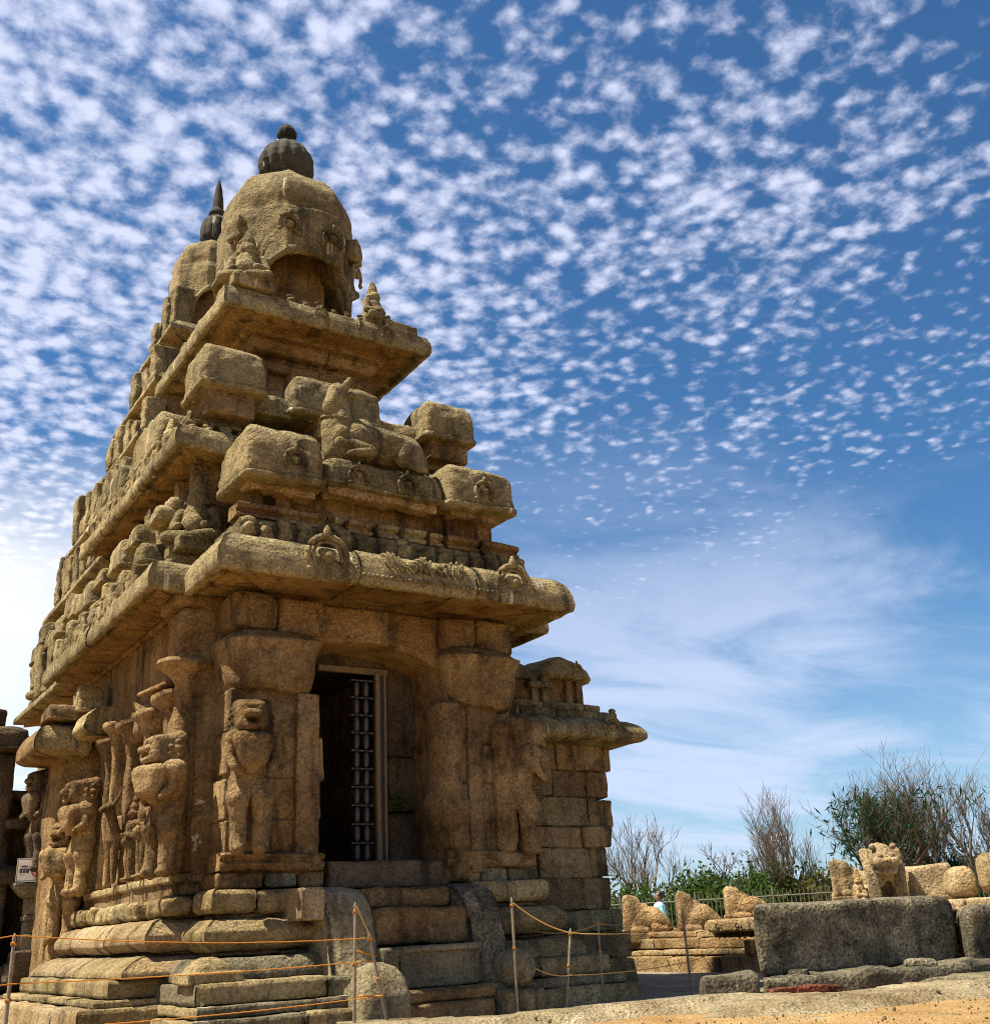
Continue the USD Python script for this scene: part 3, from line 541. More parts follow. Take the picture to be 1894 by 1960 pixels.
M(lw, 'eave_plate', bones([[(3.72, 13.0, 3.80, .03), (3.62, 13.6, 3.80, .03), (4.0, 13.0, 3.92, .06), (4.0, 13.7, 3.92, .06)]], e=.06, it=2, amp=.016, seed=67), RUST)
for k, (y, z, h) in enumerate(((13.55, 1.62, 1.05), (14.1, 1.62, .92))):
    M(lw, 'figure', place(figure(k, h), (3.80, y, z), -1.5, 1, (1.05, 1.3, 1)), WARM)
M(lw, 'deer', place(bones([[(0, 0, .55, .12), (.05, .25, .52, .12)], [(0, -.02, .6, .09), (0, -.1, .92, .06)], [(0, -.1, .95, .07), (0, -.24, .9, .045)], [(-.05, -.03, .5, .06), (-.05, -.02, .03, .035)], [(.05, -.03, .5, .06), (.05, -.02, .03, .035)], [(-.05, .28, .5, .07), (-.05, .27, .03, .035)], [(.06, .28, .5, .07), (.06, .27, .03, .035)], [(-.04, -.06, 1.0, .025), (-.1, 0, 1.2, .015)], [(.04, -.06, 1.0, .025), (.1, 0, 1.2, .015)]], e=.05, it=3, amp=.01), (3.74, 14.75, 1.62), -1.1), WARM)
# rough wall patch of eroded relief between the figures
M(lw, 'eroded_panel', rbox(3.88, 4.05, 13.0, 15.6, 1.6, 2.5, r=.05, e=.06, amp=.05, freq=3, big=.04, seed=68), WARM)
LIME = stone('lime_plaster', [(.42, .36, .26), (.55, .49, .38), (.66, .61, .5)], stain=.2, rand=.05, alb=1.0, patch=.1)
def blot(cx, cy, cz, w, h, axis, sd_):
    """thin irregular crust of splashed lime on an upright (axis y) or level (axis z) stone face"""
    rg = np.random.default_rng(sd_); segs = []
    for k in range(11):
        a, d, q = rg.uniform(0, 6.3), rg.random()**.7, rg.uniform(.12, .3)
        segs.append([(math.cos(a)*d*.8, math.sin(a)*d*.8, 0, q), (math.cos(a)*d*.5, math.sin(a)*d*.5, 0, q*.6)])
    v, f = bones(segs, e=.12, it=0, amp=.0, sph=9); v = np.array(v)
    if axis == 'y': return np.stack([cx+v[:, 0]*w, cy+v[:, 2]*.014, cz+v[:, 1]*h], 1), f[:, ::-1]
    return np.stack([cx+v[:, 0]*w, cy+v[:, 1]*h, cz+v[:, 2]*.02], 1), f
for a in ((4.05, 12.352, 2.35, .07, .06), (4.03, 12.352, 1.93, .08, .11), (4.09, 12.352, 1.78, .05, .06)): M(lw, 'lime_patch', blot(*a, 'y', nxt()), LIME)
for a in ((3.68, 10.86, .298, .13, .06), (3.62, 10.73, .188, .11, .05), (5.2, 10.85, .298, .25, .035), (4.6, 10.74, .188, .2, .03)): M(pl, 'lime_spill', blot(*a, 'z', nxt()), LIME)
M(pl, 'lime_spill', blot(3.70, 10.918, .36, .035, .075, 'y', nxt()), LIME)
# ---- big cornice of the porch
CP = [(.40, 4.95), (.40, 4.86), (.70, 4.83), (.755, 4.745), (.84, 4.745), (.865, 4.84), (.845, 4.98), (.78, 5.13), (.68, 5.22), (.58, 5.26), (.40, 5.27)]
SOF = lambda z, d, t=.1: [(-.15, z), (d, z), (d, z+t), (-.15, z+t)]
pc = M(T, 'porch_cornice', rbox(4.5, 7.8, 12.0, 13.1, 4.74, 5.22, e=.2, seed=70), RUST)
x0, x1 = UC-1.6, UC+1.6
for a, b, m0, m1 in ((x0, 5.43, 1, 0), (5.442, 7.1, 0, 0), (7.112, x1, 0, 1)):
    M(pc, 'cornice_stone', course('F', a, b, 11.9, CP, m0, m1, e=.05, r=.025, amp=.016, freq=6, big=.02, seed=nxt()), ROOF)
stones(pc, 'soffit_slab', 'F', x0, x1, 11.9, SOF(4.80, .62, .25), RUST, 1, 1, size=(.9, 1.5), e=.08, amp=.022)  # rust-stained stone, also picked dark to deepen the eave shade by colour
for sd_, xx_ in (('L', x0), ('R', x1)): stones(pc, 'soffit_slab', sd_, 11.9, 12.75, xx_, SOF(4.80, .62, .25), RUST, 1, 0, e=.08)
M(pc, 'cornice_stone', course('L', 11.9, 12.75, x0, CP, 1, 0, e=.05, r=.025, amp=.02, freq=7, big=.02, seed=nxt()), ROOF)
M(pc, 'cornice_stone', course('R', 11.9, 12.75, x1, CP, 1, 0, e=.05, r=.025, amp=.02, freq=7, big=.02, seed=nxt()), ROOF)
for x, r in ((5.02, .25), (7.66, .24)):
    M(pc, 'medallion', place(kudu(r, nxt()), (x, 11.075, 5.04), 0, 1, None, -.0), ROOF)
# scroll carving between the medallions: leaf curls and a row of beads
def scrolls():
    g = []
    for k in range(16):
        a = k/15; x = 5.75+1.15*a; s = 1 if a < .5 else -1; L = .13-.09*abs(a-.5)
        g.append(tube([(x+s*L*t*1.2, 11.09-.07*t-.02*math.sin(t*3)+.02, 5.17-.17*t+.05*math.sin(t*4+k)) for t in np.linspace(0, 1, 7)], [.018, .024, .026, .024, .02, .016, .01], 6))
    for k in range(5): g.append(place(bones([[(0, 0, 0, .05)]], e=.05, it=0, amp=.008, sph=8), (6.2+.06*k, 11.07, 5.10-.03*abs(k-2))))
    return join(*g)
M(pc, 'scroll_carving', scrolls(), ROOF)
def beads():
    g = []
    for k in range(30): g.append(place((np.array(BEAD[0]), BEAD[1]), (5.48+1.82*k/29, 11.035, 4.87)))
    return join(*g)
_b = trimesh.creation.icosphere(1, .026); BEAD = (np.array(_b.vertices), np.array(_b.faces))
M(pc, 'bead_row', beads(), ROOF)
# ---- body cornice
CB = [(.12, 4.95), (.12, 4.88), (.36, 4.86), (.40, 4.785), (.47, 4.785), (.49, 4.86), (.475, 5.0), (.42, 5.12), (.32, 5.18), (.12, 5.19)]
bc = M(T, 'body_cornice', rbox(3.9, 8.4, 12.75, 17.7, 4.78, 5.12, e=.4, seed=71), WARM)
bx0, bx1 = UC-2.4, UC+2.4
stones(bc, 'cornice_stone', 'L', 12.73, 17.6, bx0, CB, ROOF, 1, 1, size=(1.2, 2.2), gap=.015, wob=.02, e=.06, amp=.022, freq=6)
stones(bc, 'cornice_stone', 'F', bx0, 4.5, 12.73, CB, ROOF, 1, 0, amp=.022)
stones(bc, 'cornice_stone', 'R', 12.73, 17.6, bx1, CB, ROOF, 1, 1, e=.1)
stones(bc, 'cornice_stone', 'F', 7.9, bx1, 12.73, CB, ROOF, 0, 1)
stones(bc, 'soffit_slab', 'L', 12.73, 17.6, bx0, SOF(4.83, .3, .3), RUST, 1, 1, size=(1.0, 1.8), e=.1)  # rusty underside whose dark tone also paints shade beneath the body eave
stones(bc, 'soffit_slab', 'F', bx0, 4.5, 12.73, SOF(4.83, .3, .3), RUST, 1, 0, e=.1)
stones(bc, 'soffit_slab', 'R', 12.73, 17.6, bx1, SOF(4.83, .3, .3), RUST, 1, 1, e=.2)
stones(bc, 'soffit_slab', 'F', 7.9, bx1, 12.73, SOF(4.83, .3, .3), RUST, 0, 1, e=.1)
for k, y in enumerate(np.linspace(13.1, 17.4, 20)):
    M(bc, 'fringe_carving', rbox(3.30, 3.62, y-.10, y+.10, 5.0, 5.24+.16*R.random(), r=.05, e=.05, amp=.05, freq=10, big=.03, seed=nxt()), ROOF)
# ---- storey above the porch
s1 = M(T, 'porch_storey', rbox(4.5, 7.8, 12.0, 13.3, 5.2, 6.35, r=.04, e=.08, amp=.03, freq=4, seed=80), WARM)
stones(s1, 'ledge_stone', 'F', 4.05, 8.27, 11.62, sq(5.26, 5.34, .12, 1.0), OLIVE, 0, 0, size=(.8, 1.2), r=.03)
x, k = 4.12, 0
while x < 8.2:
    w = R.uniform(.20, .27); m = WARM2 if x < 4.6 else R.choice([OLIVE, ROOF])
    M(s1, 'carved_beast', place(BOSS[k % 5], (x+w/2, 11.60, 5.335), R.uniform(-.25, .25), R.uniform(1.0, 1.2), (w/.24, 1.1, 1.0)), m); x += w+R.uniform(-.01, .05); k += 1
M(s1, 'ledge_core', rbox(4.15, 8.15, 11.66, 12.6, 5.33, 5.62, r=.03, e=.12, amp=.02, seed=82), OLIVE)
for a, b in ((4.12, 5.28), (5.3, 5.52), (5.58, 5.92), (6.0, 6.3), (6.38, 6.72), (6.78, 6.98), (7.05, 7.55), (7.58, 8.2)):
    M(s1, 'moulding_stone', course('F', a, b, 11.72, [(-.3, 5.63), (.05, 5.63), (.05, 5.68), (.0, 5.70), (.0, 5.73), (.06, 5.75), (.06, 5.82), (-.3, 5.83)], seed=nxt(), amp=.016), R.choice([OLIVE, OLIVE, WARM]) if b < 7.5 else RUST)
for x in (4.42, 4.78, 7.25, 7.75):
    M(s1, 'pilaster', rbox(x-.10, x+.10, 11.86, 12.3, 5.80, 6.3, r=.03, e=.06, amp=.012, seed=nxt()), RUST)
M(s1, 'wall', rbox(4.35, 4.95, 11.94, 12.4, 5.8, 6.3, r=.03, amp=.02, seed=nxt()), RUST)
M(s1, 'wall', rbox(7.15, 7.95, 11.94, 12.4, 5.8, 6.3, r=.03, amp=.02, seed=nxt()), RUST)
kl = M(s1, 'corner_roof', roofblock(4.68, 12.02, .53, .52, 6.10, 6.86, 83), ROOF)
M(kl, 'medallion', place(kudu(.15, nxt()), (4.78, 11.49, 6.40)), ROOF)
kr = M(s1, 'corner_roof', roofblock(7.53, 12.02, .55, .54, 6.20, 6.88, 84), ROOF)
M(kr, 'medallion', place(kudu(.15, nxt()), (7.55, 11.47, 6.46)), ROOF)
ks = M(s1, 'hall_roof', roofblock(6.11, 12.05, .87, .45, 6.22, 6.66, 85), ROOF)
for x in (5.70, 6.42): M(ks, 'medallion', place(kudu(.14, nxt()), (x, 11.60, 6.40)), ROOF)
# ragged pale plaster along the roofs' undersides
for a, b, z in ((4.25, 5.15, 6.12), (5.3, 6.9, 6.2), (7.1, 7.9, 6.2)):
    M(s1, 'plaster_edge', rbox(a, b, 11.68, 11.9, z-.09, z+.02, r=.02, e=.05, amp=.05, freq=7, big=.03, seed=nxt()), GOLD)
# ---- second storey of the body
s2 = M(T, 'second_storey', rbox(UC-2.02, UC+2.02, 13.12, 17.15, 5.1, 6.9, r=.05, e=.14, amp=.03, freq=3, big=.03, seed=90), WARM)
C2 = [(.14, 7.0), (.14, 6.93), (.38, 6.91), (.43, 6.84), (.50, 6.84), (.525, 6.91), (.51, 7.03), (.45, 7.15), (.34, 7.21), (.14, 7.22)]
c2 = M(T, 'second_cornice', rbox(UC-2.0, UC+2.0, 13.1, 17.2, 6.86, 7.16, e=.4, seed=91), WARM)
sx0, sx1 = UC-2.05, UC+2.05
stones(c2, 'cornice_stone', 'F', sx0, sx1, 13.10, C2, OLIVE, 1, 1, size=(1.0, 1.6), amp=.018)
stones(c2, 'cornice_stone', 'L', 13.10, 17.2, sx0, C2, ROOF, 1, 1, size=(1.2, 2.0), amp=.022)
stones(c2, 'cornice_stone', 'R', 13.10, 17.2, sx1, C2, ROOF, 1, 1, e=.1)
for sd_, a_, b_, x_ in (('F', sx0, sx1, 13.10), ('L', 13.10, 17.2, sx0), ('R', 13.10, 17.2, sx1)): stones(c2, 'soffit_slab', sd_, a_, b_, x_, SOF(6.88, .33, .28), RUST, 1, 1, size=(1.0, 1.8), e=.12)  # real rust tint, with shade under the eave put into the colour too
for k, y in enumerate(np.linspace(13.4, 17.2, 17)):
    M(c2, 'fringe_carving', rbox(3.64, 3.94, y-.09, y+.09, 7.05, 7.26+.14*R.random(), r=.05, e=.05, amp=.045, freq=10, big=.03, seed=nxt()), ROOF)
# shrine blocks along the left of the second storey
for y, w, z0, z1 in ((13.35, .2, 6.0, 6.24), (14.3, .26, 5.95, 6.25), (15.2, .34, 5.9, 6.35), (16.1, .25, 5.95, 6.2), (16.9, .3, 5.8, 6.2)):
    M(s2, 'shrine_roof', roofblock(3.86, y, .30, w, z0, z1, nxt()), ROOF)
    M(s2, 'shrine_block', rbox(3.78, 4.2, y-w*.7, y+w*.7, 5.15, z0+.03, r=.04, e=.07, amp=.035, freq=6, seed=nxt()), WARM)
for y in (13.15, 13.8, 14.75, 15.7, 16.5):
    M(s2, 'pilaster', rbox(3.98, 4.2, y-.08, y+.08, 5.2, 6.84, r=.04, e=.08, amp=.02, seed=nxt()), WARM)
M(s2, 'base_ledge', rbox(3.62, 4.4, 12.88, 13.3, 5.12, 5.34, r=.05, amp=.035, freq=6, seed=nxt()), OLIVE)
M(s2, 'base_ledge', rbox(3.72, 4.5, 12.9, 13.3, 5.34, 5.50, r=.05, amp=.03, freq=6, seed=nxt()), OLIVE)
def clutter(parent, x, y0, y1, z0, hmax, depth=.42, mats=(ROOF, WARM2, OLIVE)):
    """a dense row of little carved shrines, posts and squat figures along a left side ledge"""
    y, k = y0, 0
    while y < y1:
        w = R.uniform(.16, .34); h = hmax*R.uniform(.55, 1.0); m = R.choice(mats); kind = k % 3
        if kind == 0:
            M(parent, 'shrine_block', rbox(x, x+depth, y, y+w, z0, z0+h*.62, r=.03, e=.06, amp=.035, freq=8, big=.03, seed=nxt()), m)
            M(parent, 'shrine_roof', roofblock(x+depth*.42, y+w/2, depth*.55, w*.56, z0+h*.6, z0+h, nxt(), n=5), m)
        elif kind == 1: M(parent, 'carved_figure', place(BOSS[k % 5], (x+.16, y+w/2, z0), -1.4+R.uniform(-.3, .3), 1, (w/.2, 1.3, h*.8/.3)), m)
        else: M(parent, 'carved_post', rbox(x+.02, x+depth, y+.01, y+w*.7, z0, z0+h*.9, r=.04, e=.06, amp=.045, freq=9, big=.03, seed=nxt()), m)
        y += w+R.uniform(.0, .07); k += 1
clutter(s2, 3.52, 13.5, 15.7, 5.12, .85); clutter(s2, 3.52, 16.6, 17.7, 5.12, .9)
clutter(s2, 3.80, 13.2, 17.3, 5.9, .75, .35)
# ---- third storey: roofs on the second cornice
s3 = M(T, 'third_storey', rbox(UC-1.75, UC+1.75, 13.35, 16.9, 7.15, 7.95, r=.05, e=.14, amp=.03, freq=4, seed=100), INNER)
M(s3, 'wall', rbox(UC-.86, UC+.86, 14.25, 16.1, 7.9, 9.75, r=.05, e=.12, amp=.03, freq=3, big=.03, seed=101), WARM)
x, k = 3.78, 0
while x < 8.4:
    w = R.uniform(.2, .3); M(s3, 'carved_beast', place(BOSS[k % 5], (x+w/2, 12.95, 7.18), R.uniform(-.3, .3), .9*R.uniform(.8, 1.1), (w/.22, 1, .9)), WARM2 if x < 4.9 else OLIVE); x += w+R.uniform(0, .08); k += 1
for a, b in ((3.9, 4.62), (4.7, 5.1), (5.25, 5.9), (6.0, 6.7), (6.8, 7.2), (7.3, 8.4)):
    M(s3, 'moulding_stone', course('F', a, b, 13.05, [(-.4, 7.40), (.06, 7.40), (.06, 7.46), (.0, 7.48), (.05, 7.52), (.05, 7.56), (-.4, 7.57)], seed=nxt()), OLIVE)
for x in (4.16, 4.6, 7.55, 8.0): M(s3, 'pilaster', rbox(x-.09, x+.09, 12.98, 13.4, 7.55, 7.92, r=.03, e=.06, amp=.012, seed=nxt()), INNER)
for cx, cy, hx, hy, z0, z1 in ((4.37, 13.08, .45, .45, 7.82, 8.55), (7.80, 13.10, .43, .44, 7.78, 8.45), (4.30, 17.0, .42, .42, 7.6, 8.3)):
    rr = M(s3, 'corner_roof', roofblock(cx, cy, hx, hy, z0, z1, nxt()), ROOF)
M(s3, 'hall_roof', roofblock(6.0, 13.22, .72, .42, 7.78, 8.46, nxt()), ROOF)
M(s3, 'hall_roof', roofblock(4.25, 15.1, .42, .72, 7.6, 8.3, nxt()), ROOF)
for a, b in ((4.8, 5.3), (6.7, 7.4)): M(s3, 'link_roof', roofblock((a+b)/2, 13.3, (b-a)/2+.04, .3, 7.75, 8.12, nxt()), OLIVE)
M(s3, 'link_roof', roofblock(4.4, 14.0, .3, .45, 7.6, 8.0, nxt()), OLIVE)
for cx, cy in ((4.37, 13.08), (7.8, 13.1), (6.0, 13.2)): M(s3, 'neck', rbox(cx-.33, cx+.33, cy-.33, cy+.4, 7.5, 7.86, r=.03, amp=.012, seed=nxt()), WARM)
clutter(s3, 3.92, 13.7, 17.3, 7.18, .75); clutter(s3, 4.55, 13.9, 16.6, 8.0, .8, .5)
# mouldings of the dark wall under the top cornice
for z0, z1, d in ((8.62, 8.78, .10), (9.12, 9.28, .14), (9.42, 9.66, .22)):
    for sd_, a0, a1, bs in (('F', UC-.9, UC+.9, 14.2), ('L', 14.2, 16.1, UC-.9)):
        stones(s3, 'moulding_stone', sd_, a0, a1, bs, [(-.1, z0), (d*.6, z0), (d, (z0+z1)/2), (d*.7, z1), (-.1, z1)], WARM, 1, 1, size=(.8, 1.3))
for x in (5.3, 5.8, 6.5, 7.0): M(s3, 'pilaster', rbox(x-.09, x+.09, 14.12, 14.3, 7.9, 9.15, r=.03, e=.1, amp=.015, seed=nxt()), WARM)
# ---- top cornice
CT = [(.16, 9.85), (.16, 9.74), (.42, 9.72), (.47, 9.645), (.54, 9.645), (.56, 9.72), (.55, 9.86), (.50, 9.99), (.40, 10.05), (.16, 10.06)]
tc = M(T, 'top_cornice', rbox(UC-1.2, UC+1.2, 13.9, 16.35, 9.62, 10.02, e=.3, seed=110), WARM)
tx0, tx1 = UC-1.19, UC+1.19
for a, b, m0, m1 in ((tx0, 6.62, 1, 0), (6.63, tx1, 0, 1)): M(tc, 'cornice_stone', course('F', a, b, 13.94, CT, m0, m1, e=.055, amp=.016, seed=nxt()), ROOF)
stones(tc, 'cornice_stone', 'L', 13.94, 16.32, tx0, CT, ROOF, 1, 1, size=(.9, 1.4), amp=.024, freq=7)
stones(tc, 'cornice_stone', 'R', 13.94, 16.32, tx1, CT, ROOF, 1, 1, e=.1)
for sd_, a_, b_, x_ in (('F', tx0, tx1, 13.94), ('L', 13.94, 16.32, tx0), ('R', 13.94, 16.32, tx1)): stones(tc, 'soffit_slab', sd_, a_, b_, x_, SOF(9.70, .36, .3), RUST, 1, 1, size=(.9, 1.5), e=.12)  # rust colour doubles as painted shade below the top cornice
for x in (5.95, 7.1): M(tc, 'medallion', place(kudu(.11, nxt()), (x, 13.385, 9.86)), ROOF)
clutter(tc, 4.62, 14.1, 16.4, 10.02, .36, .3)
ts = M(T, 'roof_terrace', rbox(UC-1.35, UC+1.35, 13.72, 16.5, 10.02, 10.14, r=.04, e=.12, amp=.025, freq=6, seed=111), OLIVE)
for k in range(9):
    M(ts, 'carved_beast', place(BOSS[k % 5], (5.55+k*.24, 13.62, 10.06), R.uniform(-.4, .4), R.uniform(.55, .8), (1.1, 1, .8)), OLIVE)
# ---- dome with arched eaves, octagonal
def dome(cx, cy, s=1., seed=0, z0=0.):
    prof = [(.55, 11.5), (.95, 11.2), (1.08, 10.66), (1.22, 10.54), (1.30, 10.60), (1.30, 10.76), (1.24, 10.84), (1.25, 11.2), (1.27, 11.7), (1.27, 12.1), (1.24, 12.30), (1.17, 12.36), (1.18, 12.6), (1.14, 12.86), (1.04, 13.08), (.88, 13.26), (.68, 13.37), (.45, 13.45), (.0, 13.5)]
    P = refine_poly(prof, .07)[:-1]; P = np.array([p for p in P if True]); cut = np.argmax(np.hypot(P[:, 0], P[:, 1]-13.5) < .06); P = P[:cut+1] if cut else P
    nt = 112; th = np.linspace(0, 2*np.pi, nt, endpoint=False)
    a8 = (th+np.pi/8) % (np.pi/4)-np.pi/8; oc = (1/np.cos(a8))*math.cos(np.pi/8)*1.03
    face = np.cos(2*th)**2*(np.abs(((th+np.pi/4) % (np.pi/2))-np.pi/4) < np.pi/4)   # arches rise over the four main faces
    arch = .62*np.clip(np.cos(2*th), -1, 1)*np.where(np.cos(4*th) > 0, np.cos(4*th), 0)
    arch = .84*np.clip(1-(np.abs(((th+np.pi/4) % (np.pi/2))-np.pi/4)/(.78))**2, 0, 1)**.45
    V = np.zeros((len(P), nt, 3))
    for i, (r, z) in enumerate(P):
        lift = np.clip((12.2-z)/1.6, 0, 1)*arch
        rr = r*oc*.95; V[i] = np.stack([cx+s*rr*np.cos(th), cy+s*rr*np.sin(th), z0+s*(z+lift)], -1)
    v = V.reshape(-1, 3); i, j = np.meshgrid(np.arange(len(P)-1), np.arange(nt), indexing='ij'); j2 = (j+1) % nt
    F = np.stack([i*nt+j, i*nt+j2, (i+1)*nt+j2, i*nt+j, (i+1)*nt+j2, (i+1)*nt+j], -1).reshape(-1, 3)
    return rough((v, F), .04*s, 3.0, .05*s, seed)
DX, DY = 6.10, 15.2
dm = M(T, 'dome', dome(DX, DY, seed=120), ROOF)
M(dm, 'neck_drum', loft([(10.0, DX, DY, .64, .64, 2.2), (12.2, DX, DY, .62, .62, 2.2)], nt=40, e=.12, amp=.02, seed=121), WARM)
M(dm, 'drum_moulding', loft([(10.08, DX, DY, .98, .98, 2.2), (10.2, DX, DY, 1.02, 1.02, 2.2), (10.3, DX, DY, .9, .9, 2.2)], nt=40, e=.12, amp=.02, seed=122), OLIVE)
for x, z in ((5.66, 11.86), (6.44, 11.82)):
    M(dm, 'medallion', place(kudu(.19, nxt()), (x, 14.03, z)), ROOF)
M(dm, 'medallion', place(kudu(.17, nxt()), (5.10, 14.40, 11.45), -.75), ROOF)
M(dm, 'medallion', place(kudu(.18, nxt()), (7.05, 14.38, 11.5), .75), ROOF)
for a_, zz_ in ((-2.72, 11.95), (-.72, 11.95)): M(dm, 'horn_stone', place(rbox(-.16, .16, -.14, .14, -.22, .22, r=.06, e=.05, amp=.04, freq=6, big=.04, seed=nxt()), (DX+1.17*math.cos(a_), DY+1.17*math.sin(a_), zz_), a_+1.57), ROOF)
M(dm, 'crest', roofblock(DX-.1, DY-.55, .5, .3, 12.75, 13.2, nxt(), n=4), ROOF)
# ---- finial: ribbed black stone pot
def ribbed(cx, cy, secs, ribs, depth, seed):
    g = loft([(z, cx, cy, r, r, 2) for z, r in secs], nt=96, e=.03, amp=.004, freq=6, seed=seed)
    v = g[0]; a = np.arctan2(v[:, 1]-cy, v[:, 0]-cx); k = 1+depth*(np.abs(np.sin(a*ribs/2))-.7)
    v[:, 0] = cx+(v[:, 0]-cx)*k; v[:, 1] = cy+(v[:, 1]-cy)*k; return g
FX, FY = 6.04, 15.2
fi = M(T, 'finial', ribbed(FX, FY, [(13.44, .34), (13.52, .40), (13.60, .37), (13.66, .38), (13.75, .455), (13.9, .495), (14.05, .49), (14.2, .44), (14.33, .35), (14.42, .24), (14.46, .17)], 14, .09, 130), FINIAL)
M(fi, 'neck', loft([(14.44, FX, FY, .16, .16, 2), (14.52, FX, FY, .12, .12, 2), (14.62, FX, FY, .13, .13, 2)], nt=20, amp=.003), FINIAL)
M(fi, 'knob', ribbed(FX, FY, [(14.60, .13), (14.66, .175), (14.74, .18), (14.80, .15), (14.86, .12), (14.90, .04)], 8, .08, 131), FINIAL)
# ---- seated figures and the bull that sit on the tiers
bull = thing('bull_statue', 'worn stone bull lying on the roof above the temple door', 'statue')
def bullmesh():
    s = [[(-.30, 0, .36, .29), (.10, 0, .36, .28)], [(.10, 0, .36, .28), (.46, 0, .33, .28)], [(.46, 0, .30, .27), (.60, -.02, .2, .2)], [(-.46, 0, .22, .22), (-.50, 0, .55, .21)], [(-.5, 0, .55, .21), (-.48, 0, .78, .16)],
         [(-.47, 0, .80, .15), (-.50, -.02, 1.0, .135)], [(-.52, -.03, 1.04, .12), (-.66, -.08, .74, .08)], [(-.60, -.02, .66, .08), (-.60, 0, .40, .11)], [(-.46, .05, 1.1, .06), (-.44, .1, 1.22, .035)], [(-.44, -.13, 1.08, .055), (-.40, -.17, 1.2, .03)], [(-.36, -.13, .98, .055), (-.26, -.2, .93, .03)], [(-.12, 0, .60, .14)], [(-.5, -.14, .38, .14)],
         [(-.52, -.18, .26, .09), (-.14, -.29, .17, .07)], [(-.14, -.29, .16, .065), (-.46, -.32, .06, .05)], [(.44, -.10, .30, .22), (.28, -.24, .15, .09)], [(.28, -.26, .11, .07), (.62, -.27, .05, .05)], [(-.5, .24, .2, .1), (-.1, .28, .14, .085)], [(.36, .2, .2, .17), (.55, .25, .08, .08)], [(.72, -.08, .32, .04), (.74, -.16, .06, .035)]]
    return bones(s, e=.04, it=7, amp=.016, freq=7, seed=9)
M(bull, 'body', place(bullmesh(), (6.08, 11.98, 6.66), .0, 1.04), ROOF)
M(bull, 'halter_band', place(tube([(-.5+.2*math.cos(a), .2*math.sin(a), .66+.05*math.sin(a)) for a in np.linspace(0, 2*np.pi, 20)], .018, 6), (6.08, 11.98, 6.66), 0, 1.04), ROOF)
def seated(label, geo, loc, rz, s, mat, cat='statue', name='seated_statue'):
    p = thing(name, label, cat); M(p, 'body', place(geo, loc, rz, s), mat)
    M(p, 'pedestal', rbox(loc[0]-.3*s, loc[0]+.3*s, loc[1]-.3*s, loc[1]+.3*s, loc[2]-.12*s, loc[2]+.05*s, r=.03, e=.07, amp=.02, seed=nxt()), mat); return p
seated('seated dwarf figure in a tall crown at the left corner below the dome', gana(1), (4.86, 13.72, 10.16), -.5, 1.12, OLIVE)
seated('stone figure seated alone at the right corner below the dome', gana(2), (7.02, 13.75, 10.1), .5, .92, OLIVE)
seated('small crouching carved beast at the right end of the top cornice', BOSS[2], (7.38, 13.72, 10.08), .3, 1.0, OLIVE, name='crouching_statue')
seated('seated dwarf figure on the ledge left of the lower roof blocks', gana(3), (4.05, 13.0, 5.62), -.6, 1.05, OLIVE)
seated('seated lion with pricked ears on the left cornice of the body', sitlion(4), (3.86, 16.2, 5.22), -.55, 1.02, ROOF)
seated('small eroded seated figure at the left corner of the middle cornice', gana(5), (3.98, 14.2, 7.25), -1.2, .75, WARM2)
seated('eroded figure seated on the left side above the middle cornice', gana(6), (3.92, 15.9, 7.25), -1.2, .7, WARM2)
# ================================================================== steps with curled balustrades
ST = thing('entrance_steps', 'broad worn stone steps between two trunk shaped balustrades', 'steps')
M(ST, 'step', rbox(5.62, 6.84, 11.18, 11.9, .74, 1.12, r=.07, e=.05, amp=.045, freq=4, big=.02, seed=200), RUST)
M(ST, 'step', rbox(5.60, 6.78, 11.45, 11.95, 1.12, 1.345, r=.06, e=.05, amp=.045, freq=4, big=.02, seed=201), RUST)
M(ST, 'step', rbox(5.60, 5.83, 10.92, 11.5, .30, .72, r=.04, e=.06, amp=.018, seed=202), GREY)
M(ST, 'step', rbox(5.82, 6.80, 10.90, 11.5, .30, .71, r=.04, e=.06, amp=.018, seed=203), GREY)
M(ST, 'step_nosing', rbox(5.84, 6.79, 10.86, 11.4, .655, .72, r=.025, e=.06, amp=.012, seed=204), GREY)
M(ST, 'step', rbox(5.72, 6.80, 10.60, 11.2, -.25, .17, r=.04, e=.06, amp=.02, seed=205), [WARM2, WARM][1])
M(ST, 'step', rbox(5.70, 6.82, 10.64, 11.2, .175, .29, r=.035, e=.06, amp=.02, seed=206), WARM)
